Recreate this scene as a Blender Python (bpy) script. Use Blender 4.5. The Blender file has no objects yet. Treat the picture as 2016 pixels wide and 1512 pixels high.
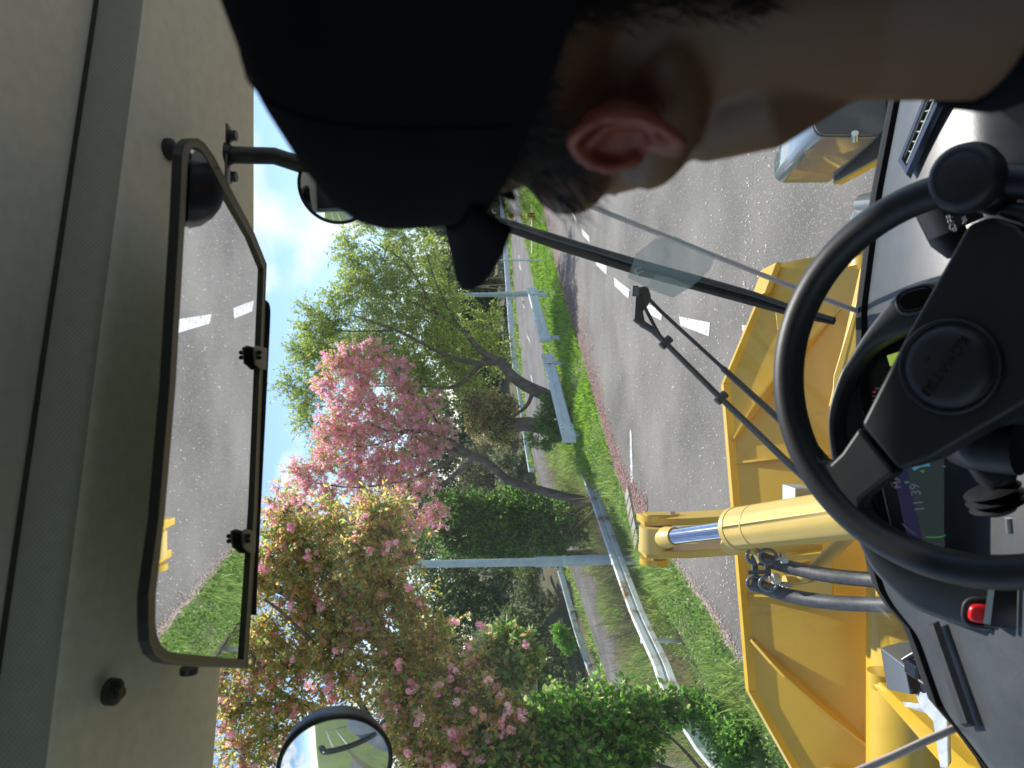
import bpy, bmesh, math, random
import numpy as np
from mathutils import Vector, Matrix, Euler
random.seed(7); rng = np.random.default_rng(7)
S = bpy.context.scene
C = S.collection
R = math.radians
# ------------------------------------------------------------ camera
F = 1514.0                                   # focal length in pixels of the 2016 px wide photograph
HOR = 925.0                                  # photograph column of the horizon (the picture lies on its side)
EYE = Vector((0.0, 0.0, 3.0))
pitch = math.atan((1008-HOR)/F)
FW = Vector((0, math.cos(pitch), -math.sin(pitch)))
UP = Vector((0, math.sin(pitch), math.cos(pitch)))
RT = Vector((1, 0, 0))
cd = bpy.data.cameras.new('camera'); cam = bpy.data.objects.new('camera', cd); C.objects.link(cam)
cd.sensor_fit = 'HORIZONTAL'; cd.sensor_width = 36; cd.lens = F/2016*36
cd.clip_start = 0.02; cd.clip_end = 5000
m = Matrix.Identity(4)
for i, ax in enumerate((-UP, RT, -FW)):
    for j in range(3): m[j][i] = ax[j]
m.translation = EYE
cam.matrix_world = m
cd.dof.use_dof = True; cd.dof.focus_distance = 2.4; cd.dof.aperture_fstop = 8
S.camera = cam
# ------------------------------------------------------------ sky, sun, exposure
SUN_AZ, SUN_EL = R(24), R(52)                # azimuth clockwise from +Y
W = bpy.data.worlds.new('World'); S.world = W; W.use_nodes = True
nt = W.node_tree; N = nt.nodes; L = nt.links; N.clear()
def wn(t, **k):
    n = N.new(t)
    for a, b in k.items(): setattr(n, a, b)
    return n
out = wn('ShaderNodeOutputWorld'); bg = wn('ShaderNodeBackground')
sky = wn('ShaderNodeTexSky', sky_type='NISHITA', sun_disc=False, sun_elevation=SUN_EL, sun_rotation=SUN_AZ)
sky.air_density = 1.0; sky.dust_density = 0.15; sky.ozone_density = 1.2; sky.altitude = 1200
tc = wn('ShaderNodeTexCoord')
mp = wn('ShaderNodeMapping'); mp.inputs['Scale'].default_value = (1.0, 1.0, 1.9); mp.inputs['Location'].default_value = (0.35, 0.2, 0.55)
no = wn('ShaderNodeTexNoise'); no.inputs['Scale'].default_value = 6.5; no.inputs['Detail'].default_value = 9; no.inputs['Roughness'].default_value = 0.52
no.inputs['Distortion'].default_value = 0.25
rp = wn('ShaderNodeValToRGB'); rp.color_ramp.elements[0].position = 0.52; rp.color_ramp.elements[1].position = 0.66
mx = wn('ShaderNodeMix', data_type='RGBA'); mx.inputs['B'].default_value = (5.9, 6.2, 6.6, 1)
L.new(tc.outputs['Generated'], mp.inputs['Vector']); L.new(mp.outputs[0], no.inputs['Vector']); 
cl_out = None
def cdir(px, py):                            # a direction of the sky
    v = FW + RT*((756-py)/F) + UP*((1008-px)/F); return v.normalized()
acc = None
for v, r_ in [(cdir(535,440),.12),(cdir(530,560),.09),(cdir(655,430),.12),(cdir(715,370),.14),(cdir(585,960),.05),(cdir(600,1500),.2),(cdir(760,1350),.16),
              (Vector((.9,.5,.35)),.3),(Vector((.5,-.8,.45)),.35),(Vector((-.6,-.7,.3)),.35),(Vector((-.9,.1,.5)),.3),(Vector((.2,.3,.95)),.3),(Vector((.95,-.2,.2)),.3),(Vector((-.2,-.95,.6)),.25)]:
    v = v.normalized(); ds_ = wn('ShaderNodeVectorMath', operation='DISTANCE'); ds_.inputs[1].default_value = v
    nrm_ = wn('ShaderNodeVectorMath', operation='NORMALIZE'); L.new(tc.outputs['Generated'], nrm_.inputs[0]); L.new(nrm_.outputs[0], ds_.inputs[0])
    mr_ = wn('ShaderNodeMapRange'); mr_.inputs['From Min'].default_value = 0; mr_.inputs['From Max'].default_value = r_; mr_.inputs['To Min'].default_value = .27; mr_.inputs['To Max'].default_value = 0
    L.new(ds_.outputs['Value'], mr_.inputs[0])
    if acc is None: acc = mr_.outputs[0]
    else:
        ad_ = wn('ShaderNodeMath', operation='MAXIMUM'); L.new(acc, ad_.inputs[0]); L.new(mr_.outputs[0], ad_.inputs[1]); acc = ad_.outputs[0]
sm_ = wn('ShaderNodeMath', operation='ADD'); L.new(acc, sm_.inputs[0]); L.new(no.outputs['Fac'], sm_.inputs[1]); L.new(sm_.outputs[0], rp.inputs[0])
rp.color_ramp.elements[0].position = .58; rp.color_ramp.elements[1].position = .78
L.new(rp.outputs[0], mx.inputs['Factor']); L.new(sky.outputs[0], mx.inputs['A']); L.new(mx.outputs['Result'], bg.inputs[0])
bg.inputs[1].default_value = 0.125
L.new(bg.outputs[0], out.inputs[0])
sl = bpy.data.lights.new('sun', 'SUN'); sl.energy = 4.2; sl.angle = R(0.53); sl.color = (1.0, 0.95, 0.88)
so = bpy.data.objects.new('sun', sl); C.objects.link(so)
sd = Vector((math.sin(SUN_AZ)*math.cos(SUN_EL), math.cos(SUN_AZ)*math.cos(SUN_EL), math.sin(SUN_EL)))
so.rotation_euler = sd.to_track_quat('Z', 'Y').to_euler(); so.location = (20, 40, 60)
S.view_settings.view_transform = 'Standard'; S.view_settings.look = 'None'
S.view_settings.gamma = 1.0; S.view_settings.exposure = 0.68
S.render.engine = 'CYCLES'
cy = S.cycles
cy.max_bounces = 9; cy.diffuse_bounces = 4; cy.glossy_bounces = 4; cy.transmission_bounces = 4; cy.transparent_max_bounces = 12
cy.caustics_reflective = False; cy.caustics_refractive = False; cy.use_denoising = True; cy.sample_clamp_indirect = 6.0
# ------------------------------------------------------------ helpers
def P(px, py, d):                            # the place d metres ahead that the photograph shows at px, py
    return EYE + d*(FW + RT*((756-py)/F) + UP*((1008-px)/F))
def ray(px, py): return FW + RT*((756-py)/F) + UP*((1008-px)/F)
def G(px, py, z=0.0):
    r = ray(px, py); return EYE + r*((z-EYE.z)/r.z)
def PL(px, py, c, n):
    r = ray(px, py); return EYE + r*((c-EYE).dot(n)/r.dot(n))
def setp(o, parent):
    if parent is not None:
        o.parent = parent
        o.matrix_parent_inverse = parent.matrix_world.inverted() if parent.type == 'MESH' else Matrix.Translation(-parent.location)
def obj(name, verts, faces, mat, parent=None, smooth=False, label=None):
    me = bpy.data.meshes.new(name)
    me.from_pydata([tuple(v) for v in verts], [], faces); me.update()
    if mat is not None: me.materials.append(mat)
    if smooth: me.shade_smooth()
    o = bpy.data.objects.new(name, me); C.objects.link(o); setp(o, parent)
    if label: o['label'] = label
    return o
def npobj(name, V, Fc, mats, parent=None, mi=None, smooth=False):
    """V (n,3); Fc (m,k) all faces with k corners"""
    me = bpy.data.meshes.new(name)
    n, (mf, k) = len(V), Fc.shape
    me.vertices.add(n); me.vertices.foreach_set('co', np.ascontiguousarray(V, dtype=np.float32).ravel())
    me.loops.add(mf*k); me.loops.foreach_set('vertex_index', Fc.astype(np.int32).ravel())
    me.polygons.add(mf); me.polygons.foreach_set('loop_start', np.arange(0, mf*k, k, dtype=np.int32))
    if not isinstance(mats, (list, tuple)): mats = [mats]
    for mm in mats: me.materials.append(mm)
    if mi is not None: me.polygons.foreach_set('material_index', mi.astype(np.int32))
    me.update(calc_edges=True); me.validate()
    if smooth: me.shade_smooth()
    o = bpy.data.objects.new(name, me); C.objects.link(o); setp(o, parent)
    return o
def thing(name, label, cat, loc=(0, 0, 0), group=None):
    o = bpy.data.objects.new(name, None); C.objects.link(o); o.location = loc
    o.empty_display_size = 0.2
    o['label'] = label; o['category'] = cat
    if group: o['group'] = group
    return o
def tag(o, label, cat, group=None, kind=None):
    if label: o['label'] = label
    if cat: o['category'] = cat
    if group: o['group'] = group
    if kind: o['kind'] = kind
    return o
def bev(o, w, seg=2, ang=35):
    b = o.modifiers.new('bevel', 'BEVEL'); b.width = w; b.segments = seg; b.limit_method = 'ANGLE'; b.angle_limit = R(ang)
    o.data.shade_smooth()
    wn_ = o.modifiers.new('wn', 'WEIGHTED_NORMAL'); wn_.keep_sharp = True
    return o
def prism(name, pts, thick, mat, parent=None, bevel=0, label=None, smooth=False, seg=2):
    """outline (list of points) pushed along the vector thick"""
    n = len(pts); pts = [Vector(p) for p in pts]; t = Vector(thick)
    v = pts+[p+t for p in pts]
    # orient outward
    nn = Vector((0, 0, 0))
    for i in range(n): nn += pts[i].cross(pts[(i+1) % n])
    f = [tuple(range(n)), tuple(range(2*n-1, n-1, -1))]+[(i, i+n, (i+1) % n+n, (i+1) % n) for i in range(n)]
    if nn.dot(t) > 0: f = [tuple(reversed(q)) for q in f]
    o = obj(name, v, f, mat, parent, smooth, label)
    if bevel: bev(o, bevel, seg)
    return o
def frame_of(d, ref=None):
    d = d.normalized(); ref = ref or (Vector((0, 0, 1)) if abs(d.z) < 0.9 else Vector((1, 0, 0)))
    a = d.cross(ref).normalized(); return a, a.cross(d).normalized()
def tubedata(pts, rad, seg=12, caps=True, flat=1.0, ref=None):
    pts = [Vector(p) for p in pts]; n = len(pts)
    if not hasattr(rad, '__len__'): rad = [rad]*n
    V, Fc = [], []; a = None
    for i, p in enumerate(pts):
        d = (pts[min(i+1, n-1)]-pts[max(i-1, 0)])
        if d.length < 1e-9: d = Vector((0, 0, 1))
        d.normalize()
        if a is None or ref is not None: a, b = frame_of(d, ref)
        else:
            a = (a-d*a.dot(d)).normalized(); b = a.cross(d).normalized()
        for k in range(seg):
            t = 2*math.pi*k/seg
            V.append(p+(a*math.cos(t)+b*math.sin(t)*flat)*rad[i])
    for i in range(n-1):
        for k in range(seg):
            Fc.append((i*seg+k, (i+1)*seg+k, (i+1)*seg+(k+1) % seg, i*seg+(k+1) % seg))
    if caps: Fc += [tuple(range(seg)), tuple(range(n*seg-1, (n-1)*seg-1, -1))]
    return V, Fc
def tube(name, pts, rad, mat, parent=None, seg=14, caps=True, label=None, flat=1.0, ref=None, smooth=True):
    V, Fc = tubedata(pts, rad, seg, caps, flat, ref)
    o = obj(name, V, Fc, mat, parent, smooth, label)
    if smooth and caps:
        e = o.modifiers.new('es', 'EDGE_SPLIT'); e.split_angle = R(50)
    return o
def spline(pts, n=6, closed=False):
    pts = [Vector(p) for p in pts]; out = []; m_ = len(pts)
    rngi = range(m_ if closed else m_-1)
    for i in rngi:
        if closed: p0, p1, p2, p3 = pts[i-1], pts[i], pts[(i+1) % m_], pts[(i+2) % m_]
        else: p0, p1, p2, p3 = pts[max(i-1, 0)], pts[i], pts[i+1], pts[min(i+2, m_-1)]
        for k in range(n):
            t = k/n
            out.append(0.5*((2*p1)+(p2-p0)*t+(2*p0-5*p1+4*p2-p3)*t*t+(3*p1-p0-3*p2+p3)*t**3))
    if not closed: out.append(pts[-1])
    return out
def boxdata(c, sx, sy, sz, M=None):
    v = []
    for z in (-1, 1):
        for y in (-1, 1):
            for x in (-1, 1):
                p = Vector((x*sx/2, y*sy/2, z*sz/2))
                if M is not None: p = M @ p
                v.append(Vector(c)+p)
    return v, [(0, 2, 3, 1), (4, 5, 7, 6), (0, 1, 5, 4), (2, 6, 7, 3), (0, 4, 6, 2), (1, 3, 7, 5)]
def box(name, c, size, mat, parent=None, M=None, bevel=0, label=None):
    v, f = boxdata(c, *size, M); o = obj(name, v, f, mat, parent, False, label)
    if bevel: bev(o, bevel)
    return o
def axes(x, y):
    x = x.normalized(); z = x.cross(y).normalized(); y = z.cross(x)
    return Matrix((x, y, z)).transposed()
class MB:
    def __init__(s): s.v = []; s.f = []
    def add(s, d):
        v, f = d; n = len(s.v); s.v += list(v); s.f += [tuple(i+n for i in q) for q in f]; return s
def loft(rows, close=False):
    n = len(rows[0]); V = [p for r in rows for p in r]; Fc = []
    for i in range(len(rows)-1):
        for k in range(n if close else n-1):
            Fc.append((i*n+k, i*n+(k+1) % n, (i+1)*n+(k+1) % n, (i+1)*n+k))
    return V, Fc
def lerp(a, b, t): return a+(b-a)*t
def interp(x, xs, ys): return float(np.interp(x, xs, ys))
def text(name, s, org, xdir, ydir, size, mat, parent, depth=0.0006, align='CENTER', label=None):
    cu = bpy.data.curves.new(name, 'FONT'); cu.body = s; cu.size = size; cu.align_x = align; cu.align_y = 'CENTER'; cu.extrude = depth
    cu.resolution_u = 3
    t = bpy.data.objects.new(name, cu); C.objects.link(t)
    dg = bpy.context.evaluated_depsgraph_get(); me = bpy.data.meshes.new_from_object(t.evaluated_get(dg))
    bpy.data.objects.remove(t); me.name = name
    M = axes(Vector(xdir), Vector(ydir)).to_4x4(); M.translation = Vector(org)
    me.transform(M); me.materials.clear(); me.materials.append(mat)
    o = bpy.data.objects.new(name, me); C.objects.link(o); setp(o, parent)
    if label: o['label'] = label
    return o
# ------------------------------------------------------------ materials
def mat(name, col, rough=0.5, metal=0.0, spec=0.5, coat=0.0):
    m_ = bpy.data.materials.new(name); m_.use_nodes = True
    b = m_.node_tree.nodes['Principled BSDF']
    b.inputs['Base Color'].default_value = (*col, 1); b.inputs['Roughness'].default_value = rough
    b.inputs['Metallic'].default_value = metal; b.inputs['Specular IOR Level'].default_value = spec
    b.inputs['Coat Weight'].default_value = coat
    return m_
def bsdf(m_): return m_.node_tree.nodes['Principled BSDF']
def noisecol(m_, cols, scale, detail=5, pos=(0.35, 0.65), bump=0.0, bscale=None, coord='Object', rough=None, dist=0.01, stretch=None):
    nt_ = m_.node_tree; t = nt_.nodes.new('ShaderNodeTexCoord'); n = nt_.nodes.new('ShaderNodeTexNoise')
    src = t.outputs[coord]
    if stretch:
        mp_ = nt_.nodes.new('ShaderNodeMapping'); mp_.inputs['Scale'].default_value = stretch
        nt_.links.new(src, mp_.inputs[0]); src = mp_.outputs[0]
    n.inputs['Scale'].default_value = scale; n.inputs['Detail'].default_value = detail; n.inputs['Roughness'].default_value = 0.6
    nt_.links.new(src, n.inputs['Vector'])
    r = nt_.nodes.new('ShaderNodeValToRGB'); cr = r.color_ramp
    cr.elements[0].position = pos[0]; cr.elements[1].position = pos[1]
    cr.elements[0].color = (*cols[0], 1); cr.elements[1].color = (*cols[-1], 1)
    for i, c_ in enumerate(cols[1:-1]):
        e = cr.elements.new(lerp(pos[0], pos[1], (i+1)/(len(cols)-1))); e.color = (*c_, 1)
    nt_.links.new(n.outputs['Fac'], r.inputs[0]); nt_.links.new(r.outputs[0], bsdf(m_).inputs['Base Color'])
    if rough:
        mr = nt_.nodes.new('ShaderNodeMapRange'); mr.inputs['To Min'].default_value = rough[0]; mr.inputs['To Max'].default_value = rough[1]
        nt_.links.new(n.outputs['Fac'], mr.inputs[0]); nt_.links.new(mr.outputs[0], bsdf(m_).inputs['Roughness'])
    if bump:
        n2 = nt_.nodes.new('ShaderNodeTexNoise'); n2.inputs['Scale'].default_value = bscale or scale*6; n2.inputs['Detail'].default_value = 4
        nt_.links.new(src, n2.inputs['Vector'])
        bp = nt_.nodes.new('ShaderNodeBump'); bp.inputs['Strength'].default_value = bump; bp.inputs['Distance'].default_value = dist
        nt_.links.new(n2.outputs['Fac'], bp.inputs['Height']); nt_.links.new(bp.outputs[0], bsdf(m_).inputs['Normal'])
    return m_
def leafmat(name, cols, trans=0.45, rough=0.45):
    """each leaf island takes its own colour; light passes through"""
    m_ = bpy.data.materials.new(name); m_.use_nodes = True; nt_ = m_.node_tree; b = bsdf(m_)
    g = nt_.nodes.new('ShaderNodeNewGeometry'); r = nt_.nodes.new('ShaderNodeValToRGB'); cr = r.color_ramp
    k = len(cols)
    cr.elements[0].position = 0; cr.elements[0].color = (*cols[0], 1)
    cr.elements[1].position = 1; cr.elements[1].color = (*cols[-1], 1)
    for i in range(1, k-1):
        e = cr.elements.new(i/(k-1)); e.color = (*cols[i], 1)
    nt_.links.new(g.outputs['Random Per Island'], r.inputs[0]); nt_.links.new(r.outputs[0], b.inputs['Base Color'])
    b.inputs['Roughness'].default_value = rough; b.inputs['Specular IOR Level'].default_value = 0.35
    tr = nt_.nodes.new('ShaderNodeBsdfTranslucent'); mi = nt_.nodes.new('ShaderNodeMixShader'); mi.inputs[0].default_value = trans
    hs = nt_.nodes.new('ShaderNodeHueSaturation'); hs.inputs['Value'].default_value = 1.9; hs.inputs['Saturation'].default_value = 1.0
    nt_.links.new(r.outputs[0], hs.inputs['Color']); nt_.links.new(hs.outputs[0], tr.inputs[0])
    nt_.links.new(b.outputs[0], mi.inputs[1]); nt_.links.new(tr.outputs[0], mi.inputs[2])
    nt_.links.new(mi.outputs[0], nt_.nodes['Material Output'].inputs[0])
    return m_
M = {}
# asphalt with pale chips
def asphalt(name, base, chip, chipamt):
    m_ = mat(name, base, 0.85, 0, 0.3); nt_ = m_.node_tree; nd = nt_.nodes; lk = nt_.links
    t = nd.new('ShaderNodeTexCoord'); v = nd.new('ShaderNodeTexVoronoi'); v.inputs['Scale'].default_value = 110
    v2 = nd.new('ShaderNodeTexVoronoi'); v2.inputs['Scale'].default_value = 20
    n = nd.new('ShaderNodeTexNoise'); n.inputs['Scale'].default_value = 0.55; n.inputs['Detail'].default_value = 8
    nf = nd.new('ShaderNodeTexNoise'); nf.inputs['Scale'].default_value = 130; nf.inputs['Detail'].default_value = 2
    for q in (v, v2, n, nf): lk.new(t.outputs['Object'], q.inputs['Vector'])
    sep = nd.new('ShaderNodeSeparateColor'); lk.new(v.outputs['Color'], sep.inputs[0])
    ma = nd.new('ShaderNodeMath'); ma.operation = 'GREATER_THAN'; ma.inputs[1].default_value = 1-chipamt; lk.new(sep.outputs[0], ma.inputs[0])
    mr = nd.new('ShaderNodeMapRange'); mr.inputs['From Min'].default_value = 0.3; mr.inputs['From Max'].default_value = 0.7
    mr.inputs['To Min'].default_value = 0.62; mr.inputs['To Max'].default_value = 1.3; lk.new(n.outputs['Fac'], mr.inputs[0])
    mr2 = nd.new('ShaderNodeMapRange'); mr2.inputs['To Min'].default_value = 0.45; mr2.inputs['To Max'].default_value = 1.55; lk.new(nf.outputs['Fac'], mr2.inputs[0])
    mm = nd.new('ShaderNodeMath'); mm.operation = 'MULTIPLY'; lk.new(mr.outputs[0], mm.inputs[0]); lk.new(mr2.outputs[0], mm.inputs[1])
    vm = nd.new('ShaderNodeVectorMath'); vm.operation = 'SCALE'; vm.inputs[0].default_value = base; lk.new(mm.outputs[0], vm.inputs['Scale'])
    mix = nd.new('ShaderNodeMix'); mix.data_type = 'RGBA'; mix.inputs['B'].default_value = (*chip, 1)
    lk.new(ma.outputs[0], mix.inputs['Factor']); lk.new(vm.outputs[0], mix.inputs['A']); lk.new(mix.outputs['Result'], bsdf(m_).inputs['Base Color'])
    bp = nd.new('ShaderNodeBump'); bp.inputs['Strength'].default_value = 0.6; bp.inputs['Distance'].default_value = 0.006
    lk.new(v.outputs['Distance'], bp.inputs['Height']); lk.new(bp.outputs[0], bsdf(m_).inputs['Normal'])
    return m_
M['asphalt'] = asphalt('asphalt', (0.165, 0.155, 0.138), (0.36, 0.34, 0.30), 0.045)
M['asphalt2'] = asphalt('old_asphalt', (0.14, 0.135, 0.13), (0.3, 0.29, 0.28), 0.03)
M['paint'] = noisecol(mat('road_paint', (0.7, 0.7, 0.68), 0.7), [(0.18, 0.17, 0.16), (0.5, 0.5, 0.48), (0.62, 0.62, 0.6)], 14, 8, (0.32, 0.6), 0.4, 60)
M['soil'] = noisecol(mat('soil', (0.1, 0.08, 0.05), 0.95), [(0.05, 0.07, 0.02), (0.11, 0.09, 0.05), (0.08, 0.12, 0.03)], 1.3, 8, (0.3, 0.7), 0.8, 9, dist=0.05)
M['grassbase'] = noisecol(mat('turf', (0.1, 0.2, 0.03), 0.95), [(0.08, 0.11, 0.03), (0.13, 0.18, 0.05), (0.17, 0.16, 0.09)], 1.6, 8, (0.3, 0.7), 0.8, 14, dist=0.05)
M['concrete'] = noisecol(mat('concrete', (0.4, 0.37, 0.31), 0.9), [(0.24, 0.21, 0.16), (0.42, 0.38, 0.31)], 5, 7, (0.3, 0.7), 0.4, 50)
M['yellow'] = noisecol(mat('yellow_paint', (0.75, 0.42, 0.03), 0.3, 0, 0.5, 0.25), [(0.60, 0.385, 0.030), (0.68, 0.44, 0.042)], 2.2, 6, (0.3, 0.7), 0.02, 40, rough=(0.24, 0.42))
M['yellow2'] = noisecol(mat('cylinder_paint', (0.8, 0.5, 0.09), 0.45, 0, 0.4, 0.0), [(0.60, 0.42, 0.10), (0.66, 0.47, 0.13)], 5, 4, (0.3, 0.7), 0.02, 30)
M['chrome'] = noisecol(mat('chromed_steel', (0.55, 0.55, 0.6), 0.12, 1), [(0.42, 0.42, 0.5), (0.62, 0.62, 0.66)], 30, 4, stretch=(8, 0.4, 0.4))
M['zinc'] = noisecol(mat('galvanised_steel', (0.5, 0.55, 0.58), 0.5, 0.6), [(0.34, 0.38, 0.4), (0.52, 0.56, 0.58), (0.62, 0.65, 0.66)], 12, 6, (0.3, 0.7), 0.1, 60)
M['greypaint'] = noisecol(mat('grey_paint', (0.10, 0.115, 0.125), 0.28, 0, 0.5, 0.4), [(0.085, 0.10, 0.11), (0.115, 0.13, 0.14)], 5, 5)
M['railpaint'] = noisecol(mat('rail_paint', (0.62, 0.7, 0.74), 0.5), [(0.5, 0.58, 0.62), (0.66, 0.73, 0.77)], 3, 6, (0.3, 0.7))
M['railold'] = noisecol(mat('rusty_galvanised', (0.55, 0.56, 0.54), 0.75, 0.0), [(0.30, 0.18, 0.09), (0.56, 0.52, 0.46), (0.68, 0.70, 0.70), (0.74, 0.77, 0.78)], 2.2, 8, (0.34, 0.56), 0.1, 30)
M['polepaint'] = noisecol(mat('pole_steel', (0.42, 0.52, 0.56), 0.5, 0.2), [(0.36, 0.46, 0.5), (0.48, 0.56, 0.6)], 4, 5)
M['rubber'] = noisecol(mat('hose_rubber', (0.045, 0.05, 0.055), 0.55), [(0.055, 0.058, 0.062), (0.10, 0.105, 0.11)], 40, 5, (0.4, 0.75), 0.3, 90, dist=0.002)
M['black'] = noisecol(mat('black_plastic', (0.012, 0.013, 0.015), 0.5), [(0.010, 0.011, 0.013), (0.016, 0.017, 0.019)], 60, 3, bump=0.35, bscale=420, dist=0.0006)
M['wheelskin'] = noisecol(mat('grained_wheel_cover', (0.016, 0.018, 0.021), 0.48), [(0.009, 0.010, 0.012), (0.013, 0.014, 0.017)], 60, 3, bump=0.3, bscale=700, dist=0.0004)
M['dash'] = noisecol(mat('dash_plastic', (0.05, 0.055, 0.06), 0.38, 0, 0.65), [(0.045, 0.05, 0.054), (0.06, 0.064, 0.068)], 30, 3, bump=0.3, bscale=500, dist=0.0006)
M['dashdark'] = noisecol(mat('dark_dash_plastic', (0.022, 0.025, 0.027), 0.6), [(0.018, 0.021, 0.022), (0.03, 0.032, 0.034)], 40, 3, bump=0.3, bscale=500, dist=0.0006)
M['void'] = mat('duct_black', (0.004, 0.004, 0.005), 0.9)
M['gloss'] = mat('piano_black', (0.006, 0.006, 0.008), 0.12)
M['red'] = mat('red_button', (0.75, 0.015, 0.02), 0.3)
M['clearpl'] = mat('pale_plastic', (0.45, 0.52, 0.5), 0.3)
M['beige'] = noisecol(mat('beige_trim', (0.3, 0.3, 0.26), 0.8), [(0.24, 0.24, 0.21), (0.34, 0.34, 0.3)], 60, 4)
M['steel'] = mat('bolt_steel', (0.5, 0.5, 0.5), 0.35, 1)
M['darksteel'] = mat('dark_bolt', (0.06, 0.06, 0.065), 0.35, 0.8)
M['mirror'] = mat('mirror_glass', (0.9, 0.92, 0.93), 0.0, 1)
# mirror with faint dust
bsdf(M['mirror']).inputs['Roughness'].default_value = 0.015
M['frame'] = mat('mirror_rim', (0.12, 0.115, 0.10), 0.5); M['framedark'] = mat('mirror_shell', (0.008, 0.008, 0.008), 0.5)
def fabric(name, col, dot, k):
    m_ = mat(name, col, 0.95, 0, 0.1); nt_ = m_.node_tree; nd = nt_.nodes; lk = nt_.links
    t = nd.new('ShaderNodeTexCoord'); s = nd.new('ShaderNodeSeparateXYZ'); lk.new(t.outputs['Object'], s.inputs[0])
    yz = nd.new('ShaderNodeMath'); yz.operation = 'SUBTRACT'; lk.new(s.outputs[1], yz.inputs[0]); lk.new(s.outputs[2], yz.inputs[1])
    def sn(src, f):
        a = nd.new('ShaderNodeMath'); a.operation = 'MULTIPLY'; a.inputs[1].default_value = f; lk.new(src, a.inputs[0])
        b = nd.new('ShaderNodeMath'); b.operation = 'SINE'; lk.new(a.outputs[0], b.inputs[0]); return b
    p_ = nd.new('ShaderNodeMath'); p_.operation = 'MULTIPLY'; lk.new(sn(s.outputs[0], k).outputs[0], p_.inputs[0]); lk.new(sn(yz.outputs[0], k).outputs[0], p_.inputs[1])
    g = nd.new('ShaderNodeMapRange'); g.inputs['From Min'].default_value = 0.55; g.inputs['From Max'].default_value = 0.8; lk.new(p_.outputs[0], g.inputs[0])
    n = nd.new('ShaderNodeTexNoise'); n.inputs['Scale'].default_value = 60; n.inputs['Detail'].default_value = 4; lk.new(t.outputs['Object'], n.inputs['Vector'])
    mr = nd.new('ShaderNodeMapRange'); mr.inputs['To Min'].default_value = 0.85; mr.inputs['To Max'].default_value = 1.15; lk.new(n.outputs['Fac'], mr.inputs[0])
    vm = nd.new('ShaderNodeVectorMath'); vm.operation = 'SCALE'; vm.inputs[0].default_value = col; lk.new(mr.outputs[0], vm.inputs['Scale'])
    mix = nd.new('ShaderNodeMix'); mix.data_type = 'RGBA'; mix.inputs['B'].default_value = (*dot, 1)
    lk.new(g.outputs[0], mix.inputs['Factor']); lk.new(vm.outputs[0], mix.inputs['A']); lk.new(mix.outputs['Result'], bsdf(m_).inputs['Base Color'])
    return m_
M['liner'] = fabric('headliner_cloth', (0.86, 0.86, 0.89), (0.66, 0.66, 0.69), 1500)
M['liner2'] = fabric('headliner_band_tone', (0.42, 0.44, 0.48), (0.27, 0.29, 0.32), 1100)
def glass(name, tint=(0.95, 0.97, 0.975), refl=0.06, dust=0.024):
    m_ = bpy.data.materials.new(name); m_.use_nodes = True; nt_ = m_.node_tree; nd = nt_.nodes; nd.remove(bsdf(m_))
    tr = nd.new('ShaderNodeBsdfTransparent'); tr.inputs[0].default_value = (*tint, 1)
    gl = nd.new('ShaderNodeBsdfGlossy'); gl.inputs['Roughness'].default_value = 0.0
    fr = nd.new('ShaderNodeLayerWeight'); fr.inputs[0].default_value = 0.25
    mr = nd.new('ShaderNodeMath'); mr.operation = 'MULTIPLY'; mr.inputs[1].default_value = refl*2.2
    nt_.links.new(fr.outputs['Fresnel'], mr.inputs[0])
    mi = nd.new('ShaderNodeMixShader'); nt_.links.new(mr.outputs[0], mi.inputs[0]); nt_.links.new(tr.outputs[0], mi.inputs[1]); nt_.links.new(gl.outputs[0], mi.inputs[2])
    ds = nd.new('ShaderNodeBsdfTranslucent'); ds.inputs[0].default_value = (0.85, 0.88, 0.86, 1)   # thin film of road dust on the pane
    df = nd.new('ShaderNodeBsdfDiffuse'); df.inputs[0].default_value = (0.8, 0.8, 0.8, 1)
    ad = nd.new('ShaderNodeMixShader'); ad.inputs[0].default_value = 0.5
    nt_.links.new(ds.outputs[0], ad.inputs[1]); nt_.links.new(df.outputs[0], ad.inputs[2])
    tcn = nd.new('ShaderNodeTexCoord'); nz = nd.new('ShaderNodeTexNoise'); nz.inputs['Scale'].default_value = 5; nz.inputs['Detail'].default_value = 6
    nt_.links.new(tcn.outputs['Object'], nz.inputs['Vector']); mr2 = nd.new('ShaderNodeMapRange'); mr2.inputs['From Min'].default_value = .3; mr2.inputs['From Max'].default_value = .75
    mr2.inputs['To Min'].default_value = dust*.6; mr2.inputs['To Max'].default_value = dust*1.6; nt_.links.new(nz.outputs['Fac'], mr2.inputs[0])
    m2 = nd.new('ShaderNodeMixShader'); nt_.links.new(mr2.outputs[0], m2.inputs[0]); nt_.links.new(mi.outputs[0], m2.inputs[1]); nt_.links.new(ad.outputs[0], m2.inputs[2])
    nt_.links.new(m2.outputs[0], nd['Material Output'].inputs[0]); return m_
M['glass'] = glass('cab_glass')
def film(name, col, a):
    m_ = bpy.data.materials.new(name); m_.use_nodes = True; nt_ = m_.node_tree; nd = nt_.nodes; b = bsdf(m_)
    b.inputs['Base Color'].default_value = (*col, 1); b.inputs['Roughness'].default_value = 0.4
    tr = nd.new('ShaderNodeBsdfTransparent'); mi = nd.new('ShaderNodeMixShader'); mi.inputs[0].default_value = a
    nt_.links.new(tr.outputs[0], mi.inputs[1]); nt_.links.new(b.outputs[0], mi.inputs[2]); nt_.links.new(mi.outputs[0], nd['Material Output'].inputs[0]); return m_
M['film'] = film('reflection_film', (0.55, 0.68, 0.7), 0.5)
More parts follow.
